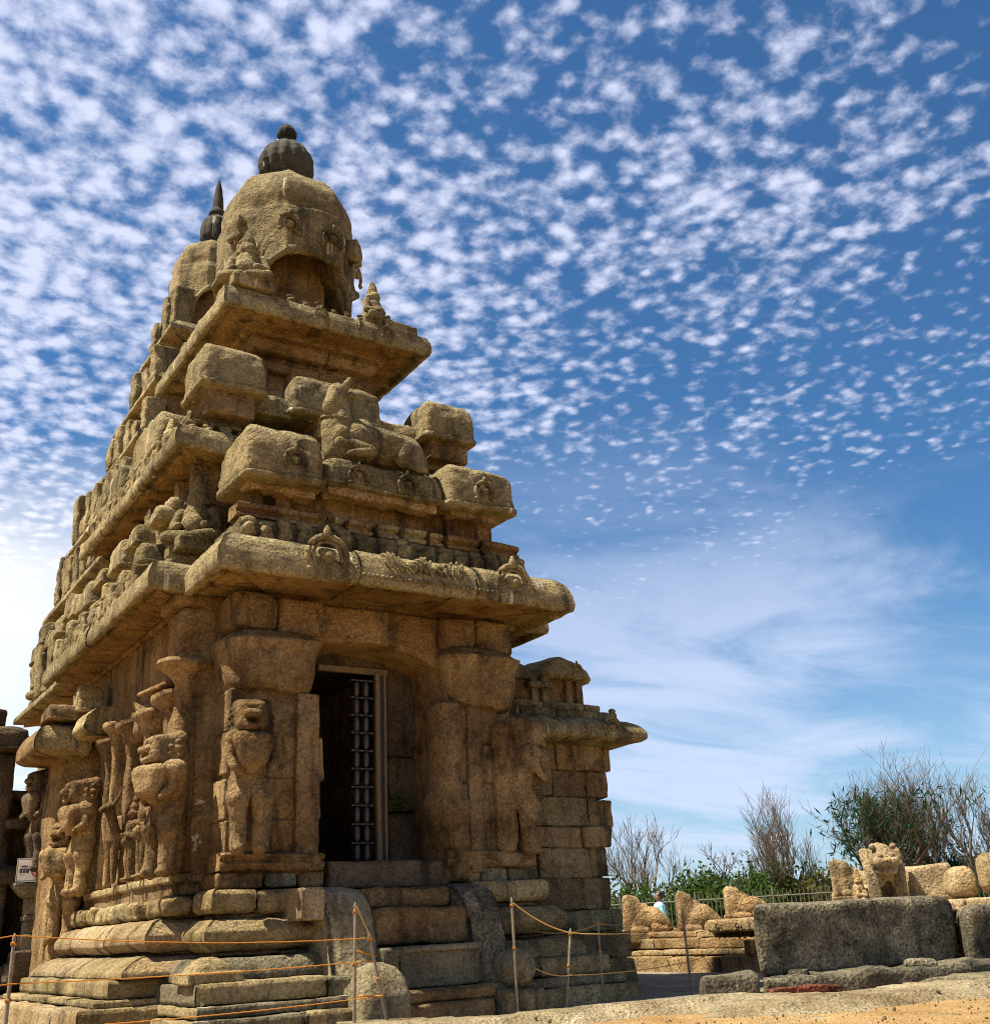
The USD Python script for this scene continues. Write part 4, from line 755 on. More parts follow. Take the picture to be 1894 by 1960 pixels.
def trunk(x0, x1, seed, curl):
    """balustrade: a thick trunk that bows outward and comes down; cross-section rounded on the outer face"""
    pr = [(11.95, 1.36), (11.55, 1.37), (11.35, 1.32), (11.2, 1.2), (11.10, 1.02), (11.04, .82), (11.0, .62), (10.93, .46), (10.86, .36), (10.84, .24), (10.9, .2), (11.95, .2)]
    P = refine_poly(chaikin(pr, .08), .05); n = 9; V = []
    cy, cz = 11.6, .75
    for t in np.linspace(0, 1, n):
        k = .90+.10*math.sin(math.pi*t)**.5
        q = np.array(P); front = np.clip((11.5-q[:, 0])/.4, 0, 1); q[:, 0] += (1-k)*1.0*front; q[:, 1] -= (1-k)*.5*np.clip((q[:, 1]-.9)/.3, 0, 1)
        V.append(np.stack([np.full(len(q), x0+(x1-x0)*t), q[:, 0], q[:, 1]], -1))
    V = np.array(V); m = len(P); v = V.reshape(-1, 3)
    i, j = np.meshgrid(np.arange(n-1), np.arange(m), indexing='ij'); k = (j+1) % m
    F = np.stack([i*m+j, (i+1)*m+j, (i+1)*m+k, i*m+j, (i+1)*m+k, i*m+k], -1).reshape(-1, 3)
    cap = m3.triangulate([P]); F = np.vstack([F, cap[:, ::-1], cap+(n-1)*m])
    t = trimesh.Trimesh(v, F, process=False)
    if t.volume < 0: F = F[:, ::-1]
    return rough((v, F), .016, 4, .015, seed)
bl = M(ST, 'balustrade', trunk(5.08, 5.66, 210, 0), PALE, label='pale left balustrade with a rounded foot stone')
M(bl, 'foot_stone', loft([(-.2, 5.44, 10.72, .31, .24, 5), (.28, 5.44, 10.72, .30, .235, 4), (.42, 5.44, 10.74, .27, .2, 3.2), (.54, 5.45, 10.78, .2, .15, 2.6), (.60, 5.45, 10.8, .08, .06, 2)], nt=36, amp=.014, big=.015, seed=211), PALE)
M(bl, 'cheek_stone', rbox(4.80, 5.08, 11.2, 11.9, 1.03, 1.36, r=.03, e=.06, amp=.015, seed=212), BUFF)
br = M(ST, 'balustrade', trunk(6.80, 7.28, 213, 1), DARK, label='dark right balustrade ending in a round ball')
M(br, 'ball', place(bones([[(0, 0, 0, .21), (0, .14, 0, .20)]], e=.04, it=3, amp=.012, seed=214, sph=24), (7.14, 10.70, .43)), GREY)
M(br, 'foot_stone', rbox(6.82, 7.34, 10.46, 11.0, -.2, .235, r=.04, e=.06, amp=.016, seed=215), GREY)
# ================================================================== annex shrine on the right
AN = thing('annex_shrine', 'low block built shrine with barrel roof attached right of the temple', 'shrine')
aw = M(AN, 'wall', rbox(8.3, 10.385, 13.14, 17.0, -.2, 3.34, r=.06, e=.2, amp=.02, seed=220), WARM)
rows = [(-.2, .38), (.385, .72), (.725, 1.02), (1.03, 1.46), (1.47, 1.88), (1.89, 2.17), (2.18, 2.58), (2.59, 2.98), (2.99, 3.36)]
edge = [10.66, 10.60, 10.50, 10.42, 10.44, 10.50, 10.60, 10.58, 10.62]
for k, (z0, z1) in enumerate(rows):
    x1 = edge[k]; cuts = [8.2]
    while cuts[-1] < x1-1.0: cuts.append(cuts[-1]+R.uniform(.45, .95))
    cuts.append(x1)
    out = .16-.10*min(k, 3)/3 if k < 3 else R.uniform(-.01, .03)
    for i, (a, b) in enumerate(zip(cuts, cuts[1:])):
        o = out+R.uniform(-.025, .025)
        M(aw, 'stone', rbox(a+.002, b-.002, 13.05-o, 13.5, z0+.001, z1-.001, r=.028, e=.055, amp=.03, freq=3.5, big=.03, seed=nxt()), R.choice([WARM, WARM, WARM, OLIVE]))
CA = [(-.1, 3.34), (.30, 3.35), (.52, 3.37), (.60, 3.42), (.60, 3.52), (.52, 3.62), (.38, 3.70), (-.1, 3.72)]
ac = M(AN, 'cornice', rbox(8.3, 10.3, 13.15, 16.9, 3.33, 3.66, e=.3, seed=221), WARM)
stones(ac, 'cornice_stone', 'F', 8.3, 10.36, 13.12, CA, ROOF, 0, 1, size=(1.0, 1.4), amp=.018)
stones(ac, 'cornice_stone', 'R', 13.12, 16.9, 10.36, CA, ROOF, 1, 0, e=.1)
M(ac, 'medallion', place(kudu(.15, nxt()), (10.30, 12.53, 3.54)), ROOF)
for z0, z1, x1, y in ((3.70, 3.84, 10.58, 12.8), (3.85, 3.97, 10.45, 12.95)):
    stones(ac, 'moulding_stone', 'F', 8.4, x1, y, sq(z0, z1, 0, .8), OLIVE, 0, 0, size=(.4, .8), r=.03, amp=.02)
for x in (9.2, 9.65, 9.95, 10.6): M(ac, 'carved_boss', place(BOSS[R.randrange(5)], (x, 12.86, 3.72), 0, .7), OLIVE)
M(AN, 'upper_storey', rbox(8.5, 10.25, 13.2, 16.5, 3.95, 4.42, r=.03, e=.1, amp=.02, seed=222), RUST)
for x in (9.35, 9.55, 10.0, 10.2): M(AN, 'pilaster', rbox(x-.06, x+.06, 13.12, 13.4, 3.96, 4.38, r=.025, amp=.012, seed=nxt()), WARM2 if x < 9.6 else RUST)
M(AN, 'pilaster_capital', rbox(9.22, 9.66, 13.05, 13.4, 4.2, 4.30, r=.03, amp=.02, seed=nxt()), OLIVE)
M(AN, 'barrel_roof', loft([(4.36, 9.98, 14.8, .52, 1.75, 6), (4.40, 9.98, 14.8, .54, 1.8, 6), (4.52, 9.96, 14.8, .52, 1.78, 5), (4.66, 9.90, 14.8, .40, 1.72, 3.5), (4.74, 9.88, 14.8, .2, 1.6, 3)], nt=60, e=.06, amp=.022, big=.02, seed=223), ROOF)
M(AN, 'side_roof', loft([(4.33, 9.0, 14.9, .55, 1.75, 6), (4.44, 9.0, 14.9, .55, 1.75, 5), (4.56, 9.0, 14.9, .45, 1.7, 3.5), (4.62, 9.0, 14.9, .25, 1.6, 3)], nt=50, e=.07, amp=.022, big=.02, seed=224), ROOF)
M(AN, 'medallion', place(kudu(.10, nxt()), (10.1, 13.02, 4.5)), ROOF)
# ================================================================== the larger tower behind
B = thing('rear_temple_tower', 'second temple tower behind with ribbed dome and pointed dark finial', 'temple')
BX, BY = 6.3, 20.05
rb = M(B, 'body_wall', rbox(BX-2.2, BX+2.2, BY-2.6, BY+2.2, -.2, 5.0, r=.05, e=.2, amp=.03, seed=300), WARM)
def tier(w0, w1, z0, z1, zc, lip, names, mat=WARM):
    b = M(B, 'storey', rbox(BX-w0, BX+w0, BY-w0, BY+w0, z0, zc, r=.05, e=.16, amp=.03, seed=nxt()), mat)
    C = [(-.1, zc), (lip*.5, zc), (lip, zc+.03), (lip*.97, zc+.14), (lip*.6, zc+.30), (-.1, zc+.32)]
    stones(b, 'cornice_stone', 'L', BY-w0, BY+w0, BX-w0, C, ROOF, 1, 1, size=(1.0, 1.8), e=.08)
    stones(b, 'cornice_stone', 'F', BX-w0, BX+w0, BY-w0, C, ROOF, 1, 1, size=(1.5, 2), e=.1)
    stones(b, 'soffit_slab', 'L', BY-w0, BY+w0, BX-w0, [(-.1, zc-.04), (lip*.6, zc-.04), (lip*.6, zc-.005), (-.1, zc-.005)], RUST, 1, 1, size=(1.2, 2), e=.2)  # dark rust slab: iron stain plus painted shade under the lip
    n = max(3, int(2*w0/.42))
    for k in range(n):
        y = BY-w0+.2+(2*w0-.4)*k/(n-1); h = R.uniform(.6, 1.0) if k in (0, n-1, n//2) else R.uniform(.35, .8)
        M(b, 'shrine_block', rbox(BX-w0-lip*R.uniform(.5, .85), BX-w0+.2, y-.17, y+.17, zc+.28, zc+.34+h, r=.06, e=.07, amp=.05, freq=6, big=.04, seed=nxt()), ROOF)
    return b
tier(2.2, 0, 4.4, 0, 5.0, .44, None); tier(1.95, 0, 5.2, 0, 6.95, .40, None); tier(1.72, 0, 7.0, 0, 8.2, .42, None); tier(1.36, 0, 8.3, 0, 9.55, .42, None); tier(1.12, 0, 9.6, 0, 10.9, .36, None); tier(.78, 0, 11.0, 0, 12.35, .36, None)
for y in (BY-1.3, BY+.2, BY+1.6):
    M(B, 'tier_figure', place(gana(int(y*10)), (BX-2.25, y, 5.35), -1.3, 1.0), ROOF)
M(B, 'dome', dome(BX, BY, .72, 301, 13.15-.72*10.6), ROOF)
M(B, 'dome_neck', loft([(12.5, BX, BY, .55, .55, 2.3), (14.2, BX, BY, .5, .5, 2.3)], nt=30, e=.15, amp=.02), WARM)
f2 = M(B, 'finial', ribbed(BX+.06, BY, [(15.2, .16), (15.3, .27), (15.5, .35), (15.72, .36), (15.94, .32), (16.08, .2), (16.12, .14)], 12, .07, 302), FINIAL)
M(f2, 'spire', loft([(16.10, BX+.06, BY, .12, .12, 2), (16.18, BX+.06, BY, .20, .20, 2), (16.25, BX+.06, BY, .19, .19, 2), (16.31, BX+.06, BY, .125, .125, 2), (16.5, BX+.06, BY, .12, .12, 2), (16.9, BX+.06, BY, .08, .08, 2), (17.15, BX+.06, BY, .02, .02, 2)], nt=20, e=.08, amp=.003), FINIAL)
for k in range(9):
    y = 17.9+k*.52; h = R.uniform(1.0, 1.55)
    M(rb, 'shrine_block', rbox(3.82+R.uniform(-.06, .1), 4.5, y-.2, y+.2, 5.28, 5.28+h*.7, r=.05, e=.07, amp=.05, freq=6, big=.04, seed=nxt()), R.choice([ROOF, WARM2]))
    M(rb, 'shrine_roof', roofblock(4.12, y, .34, .24, 5.26+h*.7, 5.28+h, nxt(), n=5), ROOF)
# corner chapel with a rounded eave left of the body wall
CHP = thing('corner_chapel', 'small stone chapel with a heavy rounded eave at the far left corner', 'shrine')
M(CHP, 'wall', rbox(3.42, 4.2, 16.85, 18.2, -.2, 3.75, r=.06, e=.09, amp=.035, freq=3, big=.05, seed=310), WARM)
CE = [(-.2, 3.50), (.30, 3.50), (.42, 3.55), (.42, 3.72), (.34, 3.88), (.18, 3.97), (-.2, 3.98)]
M(CHP, 'eave_stone', course('F', 3.38, 3.75, 16.85, CE, 1, 0, r=.08, amp=.02, seed=311), WARM2)
M(CHP, 'eave_stone', course('L', 16.85, 17.9, 3.38, CE, 1, 0, r=.08, amp=.02, seed=312), WARM)
M(CHP, 'eave_stone', course('L', 15.9, 16.5, 3.80, [(-.3, 3.7), (.25, 3.7), (.34, 3.8), (.26, 4.0), (.1, 4.12), (-.3, 4.12)], r=.05, amp=.02, seed=313), WARM2)
M(CHP, 'roof_block', roofblock(3.42, 16.8, .30, .34, 4.0, 4.25, 314), WARM); M(CHP, 'roof_block', roofblock(3.66, 16.5, .18, .2, 4.1, 4.5, 315), WARM2)
M(CHP, 'beast', place(lion(8, barrel=.06), (3.62, 16.66, .98), -.85, .98, (1.15, 1.2, 1.0)), WARM)
M(CHP, 'beast', place(lion(9), (3.42, 17.9, 2.0), -1.2, .9, (1.1, 1, 1)), INNER)
M(CHP, 'plinth', rbox(3.45, 4.2, 16.62, 18.2, -.2, .97, r=.06, e=.1, amp=.03, seed=316), WARM)
# outer wall with a pillar at the left edge of the picture
OW = thing('outer_wall', 'dark old stone wall with a thick rounded coping at the left edge', 'wall')
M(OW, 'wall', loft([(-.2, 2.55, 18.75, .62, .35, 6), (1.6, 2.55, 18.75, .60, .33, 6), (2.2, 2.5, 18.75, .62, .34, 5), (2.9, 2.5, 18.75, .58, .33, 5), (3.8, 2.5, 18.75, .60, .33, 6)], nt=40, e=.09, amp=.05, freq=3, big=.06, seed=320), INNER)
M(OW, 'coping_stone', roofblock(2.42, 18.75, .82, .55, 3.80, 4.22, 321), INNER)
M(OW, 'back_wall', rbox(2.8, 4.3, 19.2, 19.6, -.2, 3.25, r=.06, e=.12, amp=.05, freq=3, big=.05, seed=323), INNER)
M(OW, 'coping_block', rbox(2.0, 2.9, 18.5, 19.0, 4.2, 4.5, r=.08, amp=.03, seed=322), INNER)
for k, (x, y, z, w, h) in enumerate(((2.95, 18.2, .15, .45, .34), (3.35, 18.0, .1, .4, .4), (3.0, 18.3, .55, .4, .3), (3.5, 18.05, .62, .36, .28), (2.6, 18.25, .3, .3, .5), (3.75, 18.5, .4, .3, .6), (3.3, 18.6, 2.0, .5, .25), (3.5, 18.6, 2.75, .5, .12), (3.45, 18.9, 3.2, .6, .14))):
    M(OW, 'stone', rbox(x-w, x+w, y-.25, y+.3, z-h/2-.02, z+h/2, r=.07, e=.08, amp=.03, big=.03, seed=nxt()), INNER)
# memorial stump with a capital and the notice on it
SP = thing('short_stone_pillar', 'short square grey pillar with a bracket capital under the notice', 'pillar')
for a, b, w in ((.90, 1.12, .155), (1.125, 1.30, .12), (1.305, 1.38, .14), (1.385, 1.62, .128)):
    M(SP, 'shaft_block', rbox(3.45-w, 3.45+w, 17.95-w, 17.95+w, a, b, r=.015, e=.06, amp=.006, seed=nxt()), GREY)
M(SP, 'capital', loft([(1.62, 3.42, 17.95, .13, .13, 8), (1.66, 3.40, 17.95, .17, .15, 6), (1.74, 3.39, 17.95, .23, .18, 6), (1.79, 3.38, 17.95, .25, .19, 8), (1.83, 3.38, 17.95, .25, .19, 8)], nt=40, e=.04, amp=.006, seed=330), GREY)
M(SP, 'base', rbox(3.2, 3.72, 17.7, 18.2, .55, .90, r=.04, amp=.02, seed=331), INNER)
SG = thing('notice_board', 'white notice board with navy border and red prohibition ring on the short pillar', 'sign')
SN = np.array([-.30, -.954, 0]); SX = np.array([.954, -.30, 0]); SO = np.array([3.16, 17.93, 1.845])
def onsign(x0, x1, z0, z1, d0, d1):
    v, f = rbox(x0, x1, 0, 1, z0, z1, r=.0005, e=.3, amp=0); v = np.array(v)
    return SO+v[:, :1]*SX+np.array([0, 0, 1.])*v[:, 2:]+SN*(d0+(d1-d0)*v[:, 1:2]), f[:, ::-1]
M(SG, 'board', onsign(0, .46, 0, .335, -.02, 0), WHITE, smooth=30)
M(SG, 'border', join(onsign(.010, .45, .012, .020, .001, .003), onsign(.010, .45, .315, .323, .001, .003), onsign(.010, .018, .021, .314, .001, .003), onsign(.442, .45, .021, .314, .001, .003)), NAVY, smooth=30)
def lettering(txt, x, z, h, wmax):
    g = meshkit.text_mesh(txt, h, .002, True); v = np.array(g.vertices); v[:, 0] *= min(1, wmax/v[:, 0].max())
    return SO+(x+v[:, :1])*SX+np.array([0, 0, 1.])*(z+v[:, 1:2])+SN*(.001+v[:, 2:]), np.array(g.faces)
M(SG, 'lettering', join(lettering('ENTRY', .195, .288, .015, .075), lettering('BEYOND', .275, .288, .015, .09), lettering('PROHIBITED', .245, .030, .012, .12), lettering('MONUMENT', .045, .098, .009, .125)), NAVY, smooth=False)
def picto():
    return join(onsign(.045, .085, .125, .19, .001, .003), onsign(.135, .175, .125, .19, .001, .003), onsign(.093, .128, .125, .185, .001, .003), onsign(.075, .145, .192, .203, .001, .003), onsign(.045, .175, .212, .222, .001, .003), onsign(.07, .15, .224, .230, .001, .003), onsign(.10, .12, .231, .236, .001, .003))
M(SG, 'shrine_symbol', picto(), NAVY, smooth=False)
def ringv():
    th = np.linspace(0, 2*np.pi, 40); c = np.array([.315, .165])
    pts = [SO+SX*(c[0]+.105*math.cos(a))+np.array([0, 0, c[1]+.105*math.sin(a)])+SN*.002 for a in th]
    bar = [SO+SX*(c[0]+.09*t)+np.array([0, 0, c[1]-.05*t])+SN*.002 for t in (-1, -.3, .3, 1)]
    return join(tube(pts, .010, 6), tube(bar, .009, 6))
M(SG, 'prohibition_ring', ringv(), REDP)
M(SG, 'ring_symbol', join(onsign(.29, .34, .13, .15, .001, .003), onsign(.28, .35, .18, .19, .001, .003)), GREENP, smooth=False)
# ================================================================== enclosure wall on the right of the court
EW = thing('enclosure_wall', 'stepped golden stone enclosure wall beyond the shaded court', 'wall')
ec = M(EW, 'core', rbox(13.52, 14.25, 8.6, 19.5, -.2, .58, e=.4, seed=400), GOLD)
for z0, z1, x, s in ((-.1, .245, 13.2, (1.0, 1.7)), (.25, .345, 13.3, (1.2, 2)), (.35, .52, 13.4, (.8, 1.6))):
    stones(ec, 'stone', 'L', 9.6, 17.2, x, sq(z0, z1, 0, .3), [BUFF, BUFF, GOLD], 0, 0, size=s, wob=.03, r=.03, amp=.016)
stones(ec, 'stone', 'L', 9.4, 17.0, 13.5, sq(.525, .62, 0, .4), [GOLD, BUFF], 0, 0, size=(.35, .8), wob=.05, r=.05, amp=.04)
M(ec, 'corner_stone', rbox(13.0, 13.6, 16.2, 17.3, -.1, .16, r=.04, seed=401), WARM); M(ec, 'corner_stone', rbox(13.2, 13.7, 16.5, 17.5, .16, .3, r=.04, seed=402), GREY)
M(ec, 'post_stone', rbox(13.12, 13.3, 13.12, 13.24, .25, .48, r=.03, seed=403), RUST)
CS = M(EW, 'carved_coping', rbox(13.36, 13.95, 13.30, 14.3, .60, .80, r=.05, e=.05, amp=.016, seed=404), BUFF)
M(EW, 'carved_coping', rbox(13.34, 13.95, 11.8, 13.28, .60, .80, r=.05, e=.06, amp=.016, seed=405), BUFF)
for y in (13.55, 14.0): M(CS, 'medallion', place(kudu(.07, nxt()), (13.35, y, .68), -math.pi/2), BUFF)
for y0, y1 in ((10.35, 11.75), (9.1, 10.33), (8.0, 9.08)): M(EW, 'coping_slab', rbox(13.0, 14.6, y0, y1, .74, .90, r=.04, e=.08, amp=.014, seed=nxt()), BUFF)
M(EW, 'coping_slab', rbox(13.1, 14.5, 8.0, 9.9, .62, .735, r=.04, e=.08, amp=.014, seed=nxt()), BUFF)
def nandi(seed, headh=.62, notch=0.):
    """worn headless stone bull lying along +x, chest block at x=0"""
    s = [[(.10, -.14, .10, .10), (.10, .14, .10, .10), (.10, -.10, headh-.10, .10), (.10, .10, headh-.10, .10), (.24, -.08, headh-.12, .08), (.24, .08, headh-.12, .08), (.30, 0, .2, .18)], [(.28, -.06, .42, .08), (.28, .06, .42, .08), (.42, 0, .40, .07), (.3, 0, .2, .2)], [(.25, 0, .2, .21), (.55, 0, .21, .21)], [(.55, 0, .21, .21), (.74, 0, .13, .145)], [(.2, -.2, .07, .07), (.45, -.22, .06, .06)], [(.6, -.17, .08, .09), (.78, -.12, .06, .06)], [(.02, -.08, .05, .06), (.02, .08, .05, .06)]]
    return bones(s, e=.04, it=5, amp=.022, freq=6, seed=seed)
def bulls(name, label, loc, rz, s, sx, seed, mat=GOLD):
    p = thing(name, label, 'statue', 'broken bull statues along the enclosure wall'); M(p, 'body', place(nandi(seed), loc, rz, s, sx), mat)
    M(p, 'base_slab', place(rbox(-.04, .9, -.28, .28, -.12, .03, r=.02, e=.08, amp=.02, seed=nxt()), loc, rz, s, sx), mat); return p
bulls('broken_bull_statue', 'orange headless bull statue nearest the annex, the person behind it', (13.38, 16.46, .60), -.80, 1.0, (.98, 1, 1.12), 1)
bulls('broken_bull_statue', 'headless bull statue between the person and the carved coping', (13.78, 15.44, .58), -.80, .95, (.92, 1, 1.22), 2)
bulls('broken_bull_statue', 'headless bull statue raised behind the carved coping slab', (13.66, 14.10, .78), -.80, .85, (1.0, 1, 1.0), 3)
bulls('broken_bull_statue', 'broken bull statue on the far slab left of the lion', (13.62, 11.72, 1.0), -.85, .86, (1.0, 1, 1.05), 4, BUFF)
# stone lion with a hollowed belly
LS = thing('stone_lion', 'sitting stone lion with open mouth and hollow belly on the wall', 'statue')
def liong():
    s = [[(0, .25, .2, .27), (0, .1, .45, .25)], [(0, .05, .55, .25), (0, .18, .72, .2)], [(0, -.05, .6, .22), (0, -.02, .72, .17)], [(-.12, -.24, .6, .09), (.12, -.24, .6, .09)], [(-.1, -.22, .48, .07), (.1, -.22, .48, .07)], [(-.15, -.12, .84, .05)], [(.17, -.12, .84, .05)], [(-.08, -.26, .70, .05)], [(.1, -.26, .70, .05)], [(-.2, -.1, .05, .09), (-.2, -.02, .4, .11)], [(.2, -.1, .05, .09), (.2, -.02, .4, .11)], [(-.27, .1, .08, .1), (-.25, .3, .15, .16)], [(-.21, 0, .45, .1), (-.24, .1, .75, .09)], [(.24, .05, .45, .1), (.23, .1, .75, .09)]]
    c = [[(-.1, -.34, .545, .022), (.1, -.34, .545, .022)], [(0, -.2, .18, .10), (0, .1, .18, .10)], [(.02, -.2, .28, .06), (.02, .1, .26, .06)]]
    return bones(s, e=.03, it=4, amp=.012, freq=8, seed=12, sub=c)
LP = place(liong(), (13.40, 10.56, .90), -.72, .90)
M(LS, 'body', LP, BUFF)
for x in (-.1, .1): M(LS, 'eye', place(bones([[(x, -.245, .655, .034)]], e=.04, it=0, amp=.002, sph=10), (13.40, 10.56, .90), -.72, .90), GOLD)
M(LS, 'nose', place(bones([[(-.04, -.33, .62, .03), (.04, -.33, .62, .03)]], e=.04, it=0, amp=.004, sph=10), (13.40, 10.56, .90), -.72, .90), GOLD)
SF = thing('small_figure_carving', 'small dark seated carving leaning against the stone lion', 'statue')
M(SF, 'body', place(gana(14), (13.16, 10.86, .9), .4, .5), GOLD)
def loose(name, label, x, y, z, a, b, h, rz, mat, cat='stone block', r=.07, seed=0, **kw):
    p = thing(name, label, cat); q = M(p, 'block', place(rbox(-a/2, a/2, -b/2, b/2, 0, h, r=r, e=.06, seed=seed or nxt(), **{**dict(amp=.025, freq=3.5, big=.04, jit=.03), **kw}), (x, y, z), rz), mat); return p
loose('stone_block', 'square pale block standing right of the stone lion', 14.2, 10.45, .9, .62, .5, .47, -.75, BUFF)
loose('stone_boulder', 'rounded pale boulder leaning between two larger blocks', 13.9, 9.72, .9, .42, .45, .40, -.75, BUFF, r=.14)
loose('stone_boulder', 'tall rounded pale boulder at the right edge', 13.86, 9.1, .9, .55, .5, .54, -.75, BUFF, r=.16)
# dark blocks in the right foreground
def slab(pts, z0, z1, seed, amp=.02, freq=4., big=.04, it=6):
    g = m3.CrossSection([np.array(pts, float)]).extrude(z1-z0).translate((0, 0, z0)).refine_to_length(.06).to_mesh()
    t = trimesh.Trimesh(np.array(g.vert_properties[:, :3]), np.array(g.tri_verts), process=True)
    trimesh.smoothing.filter_laplacian(t, iterations=it, volume_constraint=False)
    return rough((np.array(t.vertices), np.array(t.faces)), amp, freq, big, seed)
def footprint(name, label, cat, pts, z0, z1, mat, seed, **kw):
    p = thing(name, label, cat); M(p, 'block', slab(pts, z0, z1, seed, **kw), mat); return p
footprint('granite_block', 'huge dark granite block lying right of the court', 'stone block', [(9.74, 9.60), (12.72, 9.04), (13.0, 9.9), (12.2, 10.4), (10.42, 10.28)], .16, .93, DARK, 500)
footprint('granite_block', 'dark rounded granite block cut off by the right edge', 'stone block', [(12.42, 8.72), (14.0, 8.3), (14.2, 9.0), (13.0, 9.3)], .10, .80, DARK, 501, it=10)
loose('granite_block', 'low squared dark stone at the left foot of the huge block', 9.25, 9.62, -.03, .62, .42, .27, -.55, DARK, r=.06, amp=.02, jit=.05)
footprint('rock_slab', 'long low eroded rock under the huge dark block', 'rock', [(9.55, 9.42), (10.6, 8.95), (12.5, 8.45), (13.2, 9.2), (10.4, 10.2)], -.12, .19, DARK, 502, amp=.05, freq=3, big=.06)
footprint('rock_slab', 'smooth grey rock slab sloping to the sand at the right', 'rock', [(10.9, 8.45), (11.6, 7.9), (13.6, 7.2), (13.8, 8.3), (12.6, 8.5)], -.15, .11, GREY, 503, amp=.03, big=.04, it=9)
loose('small_stone', 'small dark wedge stone under the right end of the huge block', 11.75, 9.0, .12, .36, .2, .14, -.8, DARK, cat='stone', r=.06)
for k, (x, y) in enumerate(((9.95, 9.66), (10.25, 9.56), (11.2, 9.3))): loose('small_stone', ('thin chock stone under the left end of the huge block', 'flat chock stone second from the left under the huge block', 'chip of stone under the middle of the huge block')[k], x, y, .1, .25, .3, .10, -.8, DARK, cat='stone', r=.04)
BR = thing('brick_fragment', 'broken red brickwork low in the rock under the huge block', 'brickwork')
for k in range(5): M(BR, 'brick', place(rbox(-.13, .13, -.08, .08, 0, .075, r=.015, e=.05, amp=.014, seed=nxt()), (9.60+.13*k, 9.22-.06*k, .0+.012*(k % 2)), -.4+R.uniform(-.2, .2)), BRICK)
# ================================================================== rope barrier
def post(label, a, b, r=.018):
    p = thing('barrier_post', label, 'post', 'posts of the rope barrier')
    a, b = np.array(a, float), np.array(b, float); d = b-a; L = np.linalg.norm(d); d /= L
    M(p, 'shaft', tube([a, a+d*L*.5, b-d*.05], [r, r, r*.95], 10), STEEL); M(p, 'pointed_cap', tube([b-d*.055, b-d*.05, b-d*.02, b], [r*.9, r*1.15, r*.8, .003], 10), STEEL)
    for t in (.98, .58):
        q = a+d*L*t*.94; M(p, 'rope_knot', tube([q+np.array([(r+.006)*math.cos(x), (r+.006)*math.sin(x), .012*math.sin(x*2)+.006*x/6.3]) for x in np.linspace(0, 12.6, 18)], .0045, 5), ROPE)
    return p
P1 = ((1.80, 10.0, -.1), (1.80, 10.0, 1.02)); P2 = ((4.97, 10.3, -.1), (4.99, 10.3, 1.17)); P3 = ((5.36, 10.3, -.08), (5.13, 10.3, .88)); P4 = ((6.95, 10.45, .0), (6.95, 10.45, 1.16)); P5 = ((7.56, 10.42, -.05), (7.70, 10.42, .81)); P6 = ((8.3, 10.7, .1), (8.31, 10.7, .89)); P7 = ((9.74, 10.8, -.02), (9.73, 10.8, .95))
for l, q in (('grey barrier post at the left edge beside the plinth steps', P1), ('upright post before the left balustrade', P2), ('leaning post crossing the left balustrade foot', P3), ('post right of the dark balustrade', P4), ('bare post standing before the right plinth slabs', P5), ('thin post in front of the annex base', P6), ('post standing alone on the shaded court', P7)): post(l, *q, r=.013 if q is P6 else .016)
def rope(label, pts, sag=.03, r=.0052, mat=None):
    out = []
    for a, b in zip(pts, pts[1:]):
        a, b = np.array(a, float), np.array(b, float)
        out += [a+(b-a)*t-np.array([0, 0, sag*4*t*(1-t)]) for t in np.linspace(0, 1, 14)[:-1]]
    out.append(np.array(pts[-1], float)); tag(M(None, 'barrier_rope', tube(out, r, 6), mat or ROPE), label, 'rope', 'ropes of the barrier')
on = lambda P, z: tuple(np.array(P[0])+(np.array(P[1])-np.array(P[0]))*((z-P[0][2])/(P[1][2]-P[0][2]))+np.array([0, -.03, 0]))
rope('top rope from the left edge post to the leaning post', [(.2, 8.9, 1.0), on(P1, 1.0), on(P3, .83)], .05)
rope('middle rope across the plinth from the left edge post to the leaning post', [(.2, 8.9, .62), on(P1, .64), on(P3, .62)], .02)
rope('lowest rope across the plinth from the left edge post', [(.3, 8.9, .30), on(P1, .30), on(P3, .30)], .03)
rope('slack rope from the top of the upright post to the leaning post', [on(P2, 1.13), on(P3, .84)], .01, .007, ROPE2)
rope('short rope tying the upright post to the leaning post', [on(P2, .72), on(P3, .66)], .0, .007)
rope('low rope joining the upright and leaning posts', [on(P2, .31), on(P3, .30)], .0, .007)
rope('drooping rope from the post right of the balustrade past the bare post', [on(P4, 1.1), on(P5, .76), on(P7, .78), (13.0, 14.5, .95)], .05, .007, ROPE2)
rope('lower faded rope past the bare post toward the court', [(7.25, 10.5, .42), on(P5, .33), on(P7, .35), (13.0, 13.6, .42)], .03, .006, ROPE2)
rope('thin faded rope on the thin post by the annex', [(8.0, 11.6, .8), on(P6, .84), (12.9, 15.3, .9)], .06, .005, ROPE2)
# ================================================================== person
PE = thing('person', 'person in a pale blue shirt walking left behind the wall', 'person')
PS, PL, PR = .82, (15.80, 18.22, -.04), math.radians(-124)   # scale, feet, heading of local -y
def pp(g): return place(g, PL, PR+math.pi/2*0, PS)
body = [[(0, 0, 1.66, .085), (0, -.015, 1.60, .075)], [(0, -.02, 1.56, .06), (0, -.035, 1.545, .045)], [(0, 0, 1.55, .055), (0, .01, 1.42, .06)], [(-.17, .01, 1.40, .06), (.17, .01, 1.40, .06)], [(0, 0, 1.34, .13), (0, 0, 1.0, .13)], [(-.1, 0, .95, .12), (.1, 0, .95, .12)], [(0, -.095, 1.615, .014)], [(0, -.09, 1.64, .012), (0, -.105, 1.60, .014)], [(-.085, .0, 1.61, .018)], [(.085, 0, 1.61, .018)], [(-.025, -.08, 1.572, .012), (.025, -.08, 1.572, .012)]]
